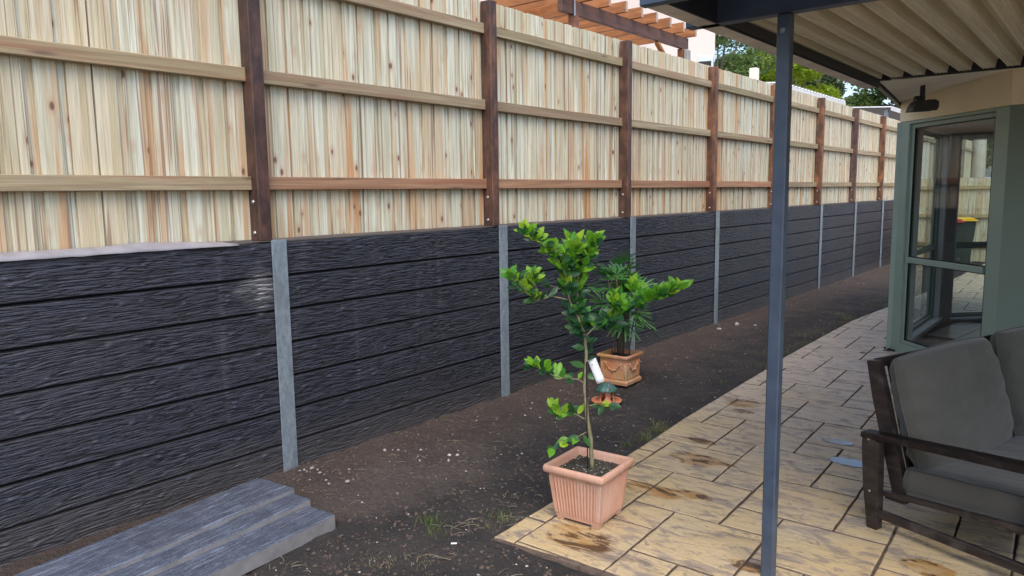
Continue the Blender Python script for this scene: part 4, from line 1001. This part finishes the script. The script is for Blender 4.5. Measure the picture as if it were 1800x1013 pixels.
# ------------------------------------------------------------------ ground litter
def rnd_soil(n, xr, yr, fn, pw=1.5):
    k = 0
    while k < n:
        y = yr[0]+(yr[1]-yr[0])*random.random()**pw; x = xr[0]+(xr[1]-xr[0])*random.random()
        if y > .1 and x > edge_x(y)-.03: continue
        if y < -.2 and x < .9: continue
        fn(x, y); k += 1
b = MB()
rnd_soil(520, (.02, 2.3), (-.9, 15), lambda x, y: b.ico((x, y, soil_h(x, y)+.002), random.choice((.003, .004, .005, .006, .009)), (1, random.uniform(.6, 1), .6), random.random()*3))
for x, y, r_0 in ((.115, .075, .017), (.10, .03, .010), (.16, .08, .012), (.14, .02, .009), (.21, .06, .012), (.22, .55, .014), (.27, .62, .013), (.24, .60, .009), (.60, .82, .013), (.55, .80, .016), (.60, .74, .012), (.40, .11, .016), (.35, .74, .010), (.25, 6.1, .035), (.2, 5.7, .03), (.4, 6.3, .025)):
    b.ico((x, y, soil_h(x, y)+r_0*.4), r_0, (1, .8, .75), random.random()*3)
tag(b.build('pebbles', MT['pebble']), 'pale pebbles scattered over the dark soil bed', 'pebbles', kind='stuff')
b = MB()
rnd_soil(9000, (.0, 2.5), (-.95, 9), lambda x, y: b.ico((x, y, soil_h(x, y)), random.choice((.003, .004, .006, .008, .012)), (1, random.uniform(.6, 1), .55), random.random()*3), 1.8)
tag(b.build('soil_crumbs', MT['crumb']), 'small dark crumbs of earth over the soil bed', 'soil', kind='stuff')
b = MB()
def straw(x, y, L=None, z=.004):
    L = L or random.uniform(.02, .09); a = random.random()*6.28; z0 = soil_h(x, y)+z; bend = random.uniform(-.3, .3)
    p = [Vector((x+L*t*math.cos(a+bend*t), y+L*t*math.sin(a+bend*t), z0+.006*math.sin(t*3))) for t in (0, .33, .66, 1)]; b.tube(p, random.uniform(.0008, .0018), 4)
rnd_soil(230, (.05, 2.2), (-.95, 10), straw)
for cx, cy, n in ((1.30, -.33, 6), (1.42, -.20, 5), (.98, -.62, 5), (1.32, .12, 14), (1.45, .35, 22), (1.95, -.15, 8), (1.25, .55, 12)):
    for _ in range(n): straw(cx+random.gauss(0, .055), cy+random.gauss(0, .05), random.uniform(.03, .08), .008)
tag(b.build('straw_litter', MT['straw']), 'dry straw and twigs strewn on the soil bed', 'litter', kind='stuff')
# grass tufts
gm = [leaf_mat('weed_grass', ((.2, (.05, .11, .02)), (.5, (.12, .21, .04)), (.8, (.28, .30, .10))), .6, .4, False), leaf_mat('dry_grass', ((.2, (.20, .19, .09)), (.5, (.28, .25, .13)), (.8, (.36, .32, .18))), .7, .4, False)]
b = MB()
def tuft(cx, cy, n, sp, h, mi):
    for _ in range(n):
        x = cx+random.gauss(0, sp); y = cy+random.gauss(0, sp)
        if y > .1 and x > edge_x(y)-.004: x = edge_x(y)-.01
        z = soil_h(x, y)-.002; a = random.random()*6.28; H = h*random.uniform(.5, 1.2); ln = H*random.uniform(.2, 1.1); d = Vector((math.cos(a), math.sin(a), 0)); sdv = Vector((-d.y, d.x, 0))*.0016
        vs = []
        for t in (0, .4, .75, 1): c_ = Vector((x, y, z))+d*ln*t*t+Vector((0, 0, H*t*(1-.25*t))); ww = 1-t*.9; vs += [c_-sdv*ww, c_+sdv*ww]
        b.add(vs, [(i*2, i*2+1, i*2+3, i*2+2) for i in range(3)], mi if random.random() < .75 else 1)
for a in ((1.14, .03, 90, .035, .045, 0), (1.24, -.01, 60, .03, .04, 0), (1.40, .30, 60, .04, .05, 0), (1.44, .18, 40, .03, .04, 1), (1.40, 1.80, 90, .035, .06, 0), (1.37, 2.05, 120, .04, .06, 0), (1.30, 2.2, 60, .04, .05, 1), (1.36, 1.62, 50, .02, .05, 0), (1.22, 4.3, 80, .08, .05, 0), (1.26, -.42, 50, .05, .03, 1), (1.42, -.30, 40, .05, .03, 1), (1.2, 3.5, 40, .05, .04, 0)): tuft(*a)
for _ in range(34): 
    y = 4.8+random.random()*6; tuft(edge_x(y)-random.uniform(.03, .38), y, 45, .06, .045, random.choice((0, 1, 1)))
tag(b.build('weeds', gm), 'thin tufts of weeds and dry grass beside the patio edge', 'weeds', kind='stuff')
b = MB(); b.box((0, 0, 0), (.028, .014, .0015), .0003); o = b.build('paper_scrap', MT['paper'], None, (1.40, .03-.10, soil_h(1.4, -.07)+.004)); o.rotation_euler = (0, 0, R(40)); tag(o, 'tiny white scrap of paper lying on the soil near the patio corner', 'paper scrap')
lf = MB(); lf.add([(-.02, 0, 0), (0, -.012, .004), (.025, 0, .002), (0, .014, .006), (.0, 0, .0)], [(0, 1, 4), (1, 2, 4), (2, 3, 4), (3, 0, 4)]); o = lf.build('dry_leaf', MT['straw'], None, (1.86, 5.35, .004), smooth=True); o.scale = (1.6, 1.6, 1.6); md = o.modifiers.new('t', 'SOLIDIFY'); md.thickness = .001; tag(o, 'small dry brown leaf on the paving beside the green bay corner', 'leaf')
# puddles
def puddle(label, cx, cy, rx, ry, seed):
    b = MB(); n = 48; rim = [(rx*math.cos(2*math.pi*k/n)*(1+.12*fbm(math.cos(2*math.pi*k/n)*1.6+seed, math.sin(2*math.pi*k/n)*1.6)), ry*math.sin(2*math.pi*k/n)*(1+.2*fbm(math.cos(2*math.pi*k/n)*2.3+seed, math.sin(2*math.pi*k/n)*2.3, 5)), 0) for k in range(n)]
    b.add([(x*.97, y*.97, .0030) for x, y, _ in rim] + [(x, y, .0008) for x, y, _ in rim], [tuple(range(n))] + [(n+k, n+(k+1) % n, (k+1) % n, k) for k in range(n)])
    o = b.build('puddle', MT['water'], None, (cx, cy, .0012)); tag(o, label, 'puddle', 'puddles on the patio')
puddle('smaller bright puddle on the patio, further from the camera', 2.43, 2.46, .10, .05, 1.0)
puddle('larger bright puddle on the patio, closer to the sofa leg', 2.60, 2.12, .12, .065, 4.0)

# ------------------------------------------------------------------ beyond the fence
bd_ = thing('neighbour_building', 'tall pale pink rendered building rising behind the timber pergola', 'building', (-3.65, 14, 1.3))
b = MB(); b.box((-12, -10.5, 0), (0, 0, 9), .01); b.build('wall', MT['pinkwall'], bd_)
b = MB(); b.box((-12.1, -10.6, 9.002), (.2, .2, 9.25), .01); b.build('parapet', MT['whitewall'], bd_)
b = MB(); b.box((.003, -10.4, 4.6), (.03, -.05, 4.66)); b.build('control_joint', MT['whitewall'], bd_)
ac = thing('air_conditioner', 'pale blue outdoor air conditioner unit beside the pink building corner', 'air conditioner', (-3.30, 12.78, 4.22), R(20))
b = MB(); b.box((-.16, -.28, -.26), (.16, .28, .22), .015); b.build('casing', simple('pale_blue_casing', (.55, .66, .74), .4, .05, 6), ac)
b = MB(); b.box((.162, -.02, -.18), (.17, .24, .12), .002); b.box((-.13, -.29, -.1), (.13, -.282, .1), .001); b.build('fan_grille', MT['black'], ac)
b = MB(); b.box((-.05, -.05, -2.95), (.05, .05, -.262)); b.build('stand', MT['steel'], ac)
pl_ = thing('rendered_pillar', 'white rendered pillar poking above the fence before the yellow green tree', 'pillar', (-2.92, 14.5, 1.33))
b = MB(); b.box((-.085, -.085, 0), (.085, .085, 3.05), .01); b.build('shaft', MT['pinkwall'], pl_)
# pergola
MT['endgrain'] = simple('pale_end_grain', (.42, .34, .27), .7, .15, 20)
pg = thing('pergola', 'orange stained timber pergola with projecting rafters behind the fence', 'pergola', (-2, 0, 0))
brn = (.12, .055, .04, 1); org = (.38, .16, .06, 1)
b = MB(); b.box((-.03, 5.6, 3.94), (.03, 9.22, 4.125), .004); o = b.build('beam', MT['orange'], pg); o.color = brn
for y in (5.93, 9.05):
    b = MB(); b.box((-.055, y-.055, 1.33), (.055 if False else -.0305, y+.055, 4.30 if y < 7 else 3.94), .004); b.box((-.03, y-.055, 1.33), (.045, y+.055, 3.938), .004); o = b.build('post', MT['orange'], pg); o.color = (.22, .09, .05, 1)
    sg = 1 if y < 7 else -1
for (y0, y1) in ((5.2, 5.88), (8.2, 8.99)):
    b = MB(); b.bar((0, y0, 3.92) if y0 > 7 else (-.9, 5.93, 3.92), (0, y1, 3.35) if y0 > 7 else (-.06, 5.93, 3.2), .07, .045) ; o = b.build('knee_brace', MT['orange'], pg); o.color = org
for i in range(9):
    y = 5.62+.44*i
    b = MB(); b.box((-3.2, y-.026, 4.127), (.20, y+.026, 4.275), .003); o = b.build('rafter', MT['orange'], pg); t = random.uniform(.85, 1.15); o.color = (.38*t, .165*t, .065*t, 1)
    b = MB(); b.box((.201, y-.024, 4.131), (.203, y+.024, 4.271)); b.build('rafter_end_cap', MT['endgrain'], o)
b = MB(); b.box((-3.2, 5.86, 3.95), (-.04, 5.91, 4.12), .003); o = b.build('cross_beam', MT['orange'], pg); o.color = org
b = MB(); b.box((-3.25, 5.3, 3.94), (-3.2, 9.3, 4.125), .004); o = b.build('beam', MT['orange'], pg); o.color = brn
for y in (5.93, 9.05): b = MB(); b.box((-3.27, y-.05, 1.33), (-3.17, y+.05, 3.938), .004); o = b.build('post', MT['orange'], pg); o.color = brn
b = MB(); b.box((.046, 9.0, 3.72), (.13, 9.12, 3.92), .02); b.build('lantern', MT['concrete'], pg)
b = MB(); b.box((.046, 5.86, 3.92), (.058, 5.89, 4.13), .003); b.build('bracket', MT['galv'], pg)
# low metal roofs beyond
def rib_roof(name, label, x0, x1, y0, y1, z0, z1, along_y=True):
    t = thing(name, label, 'shed', ((x0+x1)/2, (y0+y1)/2, 1.3)); cx, cy = (x0+x1)/2, (y0+y1)/2
    b = MB(); n = int((y1-y0)/.19); vs = []
    for i in range(n+1):
        yb = y0+(y1-y0)*i/n
        for dy, dz in ((0, 0), (.06, 0), (.08, .03), (.11, .03), (.13, 0)):
            vs += [(x0-cx, yb+dy-cy, z0+dz-1.3), (x1-cx, yb+dy-cy, z1+dz-1.3)]
    m_ = len(vs)//2; b.add(vs, [(2*i, 2*i+2, 2*i+3, 2*i+1) for i in range(m_-1)]); o = b.build('roof_sheet', MT['roofw'], t); md = o.modifiers.new('t', 'SOLIDIFY'); md.thickness = .004
    if along_y: b = MB(); b.box((x0-cx+.1, y0-cy+.1, 0), (x1-cx-.12, y1-cy-.1, min(z0, z1)-1.33)); b.build('wall', MT['whitewall'], t)
    else:
        for px_ in (x0-cx+.1, x1-cx-.2):
            for py_ in (y0-cy+.1, y1-cy-.2): b = MB(); b.box((px_, py_, 0), (px_+.09, py_+.09, min(z0, z1)-1.34)); b.build('post', MT['galv'], t)
    b = MB(); b.box((x1-cx-.02, y0-cy, z1-1.3-.085), (x1-cx+.01, y1-cy+.1, z1-1.3-.008)); b.build('fascia', MT['whitewall'], t)
rib_roof('garden_shed', 'pale ribbed metal roof of a long low shed just behind the fence', -4.2, -1.25, 11.6, 15.6, 3.85, 3.58)
rib_roof('carport', 'white flat carport roof beyond the far end of the fence', -4.0, -.9, 18.5, 24.0, 3.86, 3.66, False)

def crown(b, c, rad, n, leaf_s, seed, flat=.8, mi=0, lobes=14, gap=.0):
    rr2 = random.Random(seed); L = []
    for _ in range(lobes):
        a = rr2.uniform(0, 6.28); z = rr2.uniform(-.75, .95); r0 = math.sqrt(max(0, 1-z*z*.8))*rr2.uniform(.35, .95)
        L.append((Vector((math.cos(a)*r0*rad, math.sin(a)*r0*rad, z*rad*flat)), rad*rr2.uniform(.22, .42)))
    for i in range(n):
        lc, lr = rr2.choice(L); d = Vector((rr2.gauss(0, 1), rr2.gauss(0, 1), rr2.gauss(0, 1))).normalized()*lr*rr2.uniform(.45, 1.0)**.6
        p = Vector(c)+lc+Vector((d.x, d.y, d.z*.75)); s = leaf_s*rr2.uniform(.5, 1.3)
        u = Vector((rr2.gauss(0, 1), rr2.gauss(0, 1), rr2.gauss(0, .6))).normalized()*s; v = u.cross(Vector((rr2.gauss(0, 1), rr2.gauss(0, 1), rr2.gauss(0, 1)))).normalized()*s*.45
        b.add([p-u, p+v, p+u, p-v], [(0, 1, 2, 3)], mi)
    return L
def big_tree(label, loc, H, rad, n, ls, mat, seed, lobes=16, flat=.85, group=None):
    t = thing('tree', label, 'tree', loc, 0, group)
    rr2 = random.Random(seed); b = MB(); L = crown(b, (0, 0, H), rad, n, ls, seed, flat, 0, lobes); b.build('crown', MT[mat], t)
    b = MB(); top = Vector((.2, .1, H*.8)); b.tube([(0, 0, 0), (.1, 0, H*.4), top], [rad*.09, rad*.07, rad*.045], 8)
    for lc, lr in L[:10]:
        e = Vector((0, 0, H))+lc*.9; s0 = Vector((.1, 0, H*.45)).lerp(top, rr2.random()); b.tube([s0, s0.lerp(e, .5)+Vector((0, 0, -.1*rad)), e], [rad*.035, rad*.022, rad*.008], 5)
    b.build('trunk', MT['trunk'], t, smooth=True)
big_tree('feathery mid green tree immediately right of the pink building', (-8.3, 24, 1.2), 5.3, 2.0, 15000, .085, 'feather', 31, 22, 1.1)
big_tree('bright yellow green sunlit tree behind the slate blue post', (-7.3, 30, 1.2), 5.0, 2.1, 13000, .13, 'ygreen', 32, 18, .95)
big_tree('dark grey green gum tree between the yellow tree and the palm', (-7.6, 40, 1.2), 4.9, 3.4, 22000, .13, 'forest', 33, 26, .8)
big_tree('mid green bushy tree behind the white carport roof', (-4.6, 38, 1.2), 3.9, 2.5, 16000, .12, 'feather', 34, 20, .8)
big_tree('tall pale green tree furthest back on the left', (-14.5, 46, 1.2), 7.0, 4.2, 18000, .14, 'feather', 35, 26, 1.0)
big_tree('low dark green tree on the far right behind the house corner', (-1.5, 44, 1.0), 3.6, 3.0, 14000, .13, 'forest', 36, 22, .8)
pt_ = thing('palm_tree', 'feather palm with arching yellow green fronds beyond the carport', 'palm', (-3.95, 34, 1.2))
b = MB(); b.tube([(0, 0, 0), (.05, 0, 2), (0, 0, 3.2)], [.16, .13, .11], 8); b.build('trunk', MT['trunk'], pt_, smooth=True)
for i in range(16):
    a = i*2.4; el = random.uniform(.1, 1.2); b = MB(); L = 1.5; P_ = [Vector((math.cos(a)*math.cos(el), math.sin(a)*math.cos(el), math.sin(el)))*L*t+Vector((0, 0, 3.2-.9*t*t)) for t in [k/10 for k in range(11)]]
    b.tube(P_, .012, 4)
    for k in range(1, 11):
        d = (P_[k]-P_[k-1]).normalized(); s_ = d.cross(Vector((0, 0, 1))).normalized()
        for sg in (-1, 1):
            for h_ in (0, .5):
                p = P_[k-1].lerp(P_[k], h_); q = p+s_*sg*.32+d*.15+Vector((0, 0, -.14)); b.add([p-d*.02, p+d*.02, q], [(0, 1, 2)])
    b.build('frond', MT['ygreen'] if i % 3 == 0 else MT['feather'], pt_)

# far boundary: cross fence, bins, taller fence section, house, trunk and car seen through the windows
cf = thing('boundary_fence', 'pale paling fence crossing the far end of the side yard, seen through the bay window', 'fence', (0, 16.6, 0))
b = MB(); b.box((0, 0, 0), (.098, .014, 1.83), .001); cm_ = b.mesh('paling', MT['paling2']) if 'paling2' in MT else None
M2 = MT['paling']
b = MB(); b.box((-.007, 0, 0), (.007, .098, 1.83), .001); cpm = b.mesh('paling', M2)
for i in range(60): put('paling', cpm, cf, (.02+.1*i+.098, 0, random.uniform(-.01, .01)), (0, 0, R(90)))
for z in (.35, 1.0, 1.62):
    b = MB(); b.box((0, -.06, z-.04), (6.1, -.0085, z+.04), .002); o = b.build('rail', MT['rail'], cf); o.color = (1.5, 1.45, 1.3, 1)
ff = thing('side_fence', 'pale paling fence continuing beyond the yard, seen above the cross fence through the window', 'fence', (0, 17, 1.3))
b = MB(); b.box((-.014, 0, 0), (0, .148, 1.8), .001); fpm = b.mesh('paling', M2)
for i in range(60): put('paling', fpm, ff, (-.1, .15*i, 0))
for z in (.3, 1.5):
    b = MB(); b.box((-.1, 0, z-.04), (-.05, 9, z+.04)); o = b.build('rail', MT['rail'], ff)
for y in (.5, 2.6, 4.7, 6.8):
    b = MB(); b.box((-.1, y, -1.3), (.0, y+.1, 1.85)); o = b.build('post', MT['hard'], ff); o.color = (.2, .17, .14, 1)
def bin_(label, x, y, lid, rz):
    t = thing('wheelie_bin', label, 'bin', (x, y, 0), rz, 'wheelie bins by the far fence')
    b = MB(); b.add([(-.21, -.24, .06), (.21, -.24, .06), (.21, .22, .06), (-.21, .22, .06), (-.28, -.33, .92), (.28, -.33, .92), (.28, .33, .92), (-.28, .33, .92)], [(0,3,2,1),(4,5,6,7),(0,1,5,4),(1,2,6,5),(2,3,7,6),(3,0,4,7)]); o = b.build('body', MT['bin'], t)
    b = MB(); b.box((-.30, -.37, .922), (.30, .36, .955), .012); b.box((-.26, -.32, .955), (.26, .30, .985), .014); b.build('lid', MT[lid], t)
    b = MB(); b.tube([(-.22, .40, .93), (.22, .40, .93)], .018, 8); b.build('handle', MT['bin'], t)
    for s_ in (-1, 1):
        b = MB(); b.lathe([(.04, -.025), (.10, -.025), (.10, .025), (.04, .025)], 16); w_ = b.build('wheel', MT['black'], t, (s_*.25, .25, .10)); w_.rotation_euler = (0, R(90), 0)
bin_('dark wheelie bin with yellow lid by the far fence, seen through the window', 1.12, 15.75, 'biny', R(15))
bin_('dark wheelie bin with red lid in front of the yellow lidded one', 1.02, 14.95, 'binr', R(10))
fh = thing('far_house', 'white house with dark windows across the street, seen through the bay window', 'house', (-2, 48, 0))
b = MB(); b.box((-8, 0, 0), (14, 6, 5.2), .01); b.build('wall', MT['whitewall'], fh)
b = MB(); b.add([(-8.5, -.6, 5.2), (14.5, -.6, 5.2), (14.5, 6.6, 5.2), (-8.5, 6.6, 5.2), (-5, 3, 7.2), (11, 3, 7.2)], [(0, 1, 5, 4), (1, 2, 5), (2, 3, 4, 5), (3, 0, 4), (3, 2, 1, 0)]); b.build('roof', MT['concrete'], fh)
for x in (-5, -3.2, -1.6, 0, 1.8, 4):
    b = MB(); b.box((x, -.05, 3.2), (x+1.0, -.003, 4.1), .01); o = b.build('window', MT['white'], fh); b = MB(); b.box((x+.07, -.06, 3.27), (x+.93, -.052, 4.03)); b.build('pane', MT['blackal'], o)
tt = thing('gum_tree', 'pale smooth gum trunk standing beyond the cross fence', 'tree', (.05, 26, 0))
b = MB(); b.tube([(0, 0, 0), (.05, 0, 2.5), (0, 0, 5.5)], [.24, .2, .17], 12); b.build('trunk', simple('pale_gum_bark', (.42, .40, .36), .8, .15, 3), tt, smooth=True)
b = MB(); crown(b, (0, 0, 6.3), 2.0, 7000, .12, 77); b.build('crown', MT['feather'], tt)
cr_ = thing('parked_car', 'pale blue parked car in the street beyond the cross fence', 'car', (-1.9, 40, .6))
cm = simple('pale_blue_car_paint', (.45, .55, .68), .25, .03, 3)
b = MB(); pr = [(-2.1, .35), (2.1, .35), (2.15, .75), (1.95, .95), (1.25, 1.05), (.7, 1.5), (-1.1, 1.55), (-1.75, 1.08), (-2.15, .95)]
n = len(pr); b.add([(x, -.85, z) for x, z in pr]+[(x, .85, z) for x, z in pr], [tuple(range(n)), tuple(range(n, 2*n))[::-1]]+[(i, n+i, n+(i+1) % n, (i+1) % n) for i in range(n)]); o = b.build('body', cm, cr_); bv = o.modifiers.new('b', 'BEVEL'); bv.width = .08; bv.segments = 3
for x0, x1 in ((-1.0, -.15), (-.08, .75)):
    b = MB(); b.add([(x0-.1*(x0 < -.5), -.862, 1.08), (x1+.25*(x1 > .5), -.862, 1.08), (x1, -.862, 1.42), (x0, -.862, 1.42)], [(0, 1, 2, 3)]); b.add([(x0-.1*(x0 < -.5), -.853, 1.08), (x1+.25*(x1 > .5), -.853, 1.08), (x1, -.853, 1.42), (x0, -.853, 1.42)], [(3, 2, 1, 0)]); b.build('window', MT['blackal'], cr_)
for x in (-1.35, 1.35):
    for y in (-.8, .8):
        b = MB(); b.lathe([(.15, -.1), (.33, -.1), (.33, .1), (.15, .1)], 20); w_ = b.build('wheel', MT['black'], cr_, (x, y, .33)); w_.rotation_euler = (R(90), 0, 0)
b = MB(); b.box((-40, 36, -.12), (30, 47, .55)); struct(b.build('street', MT['concrete']))
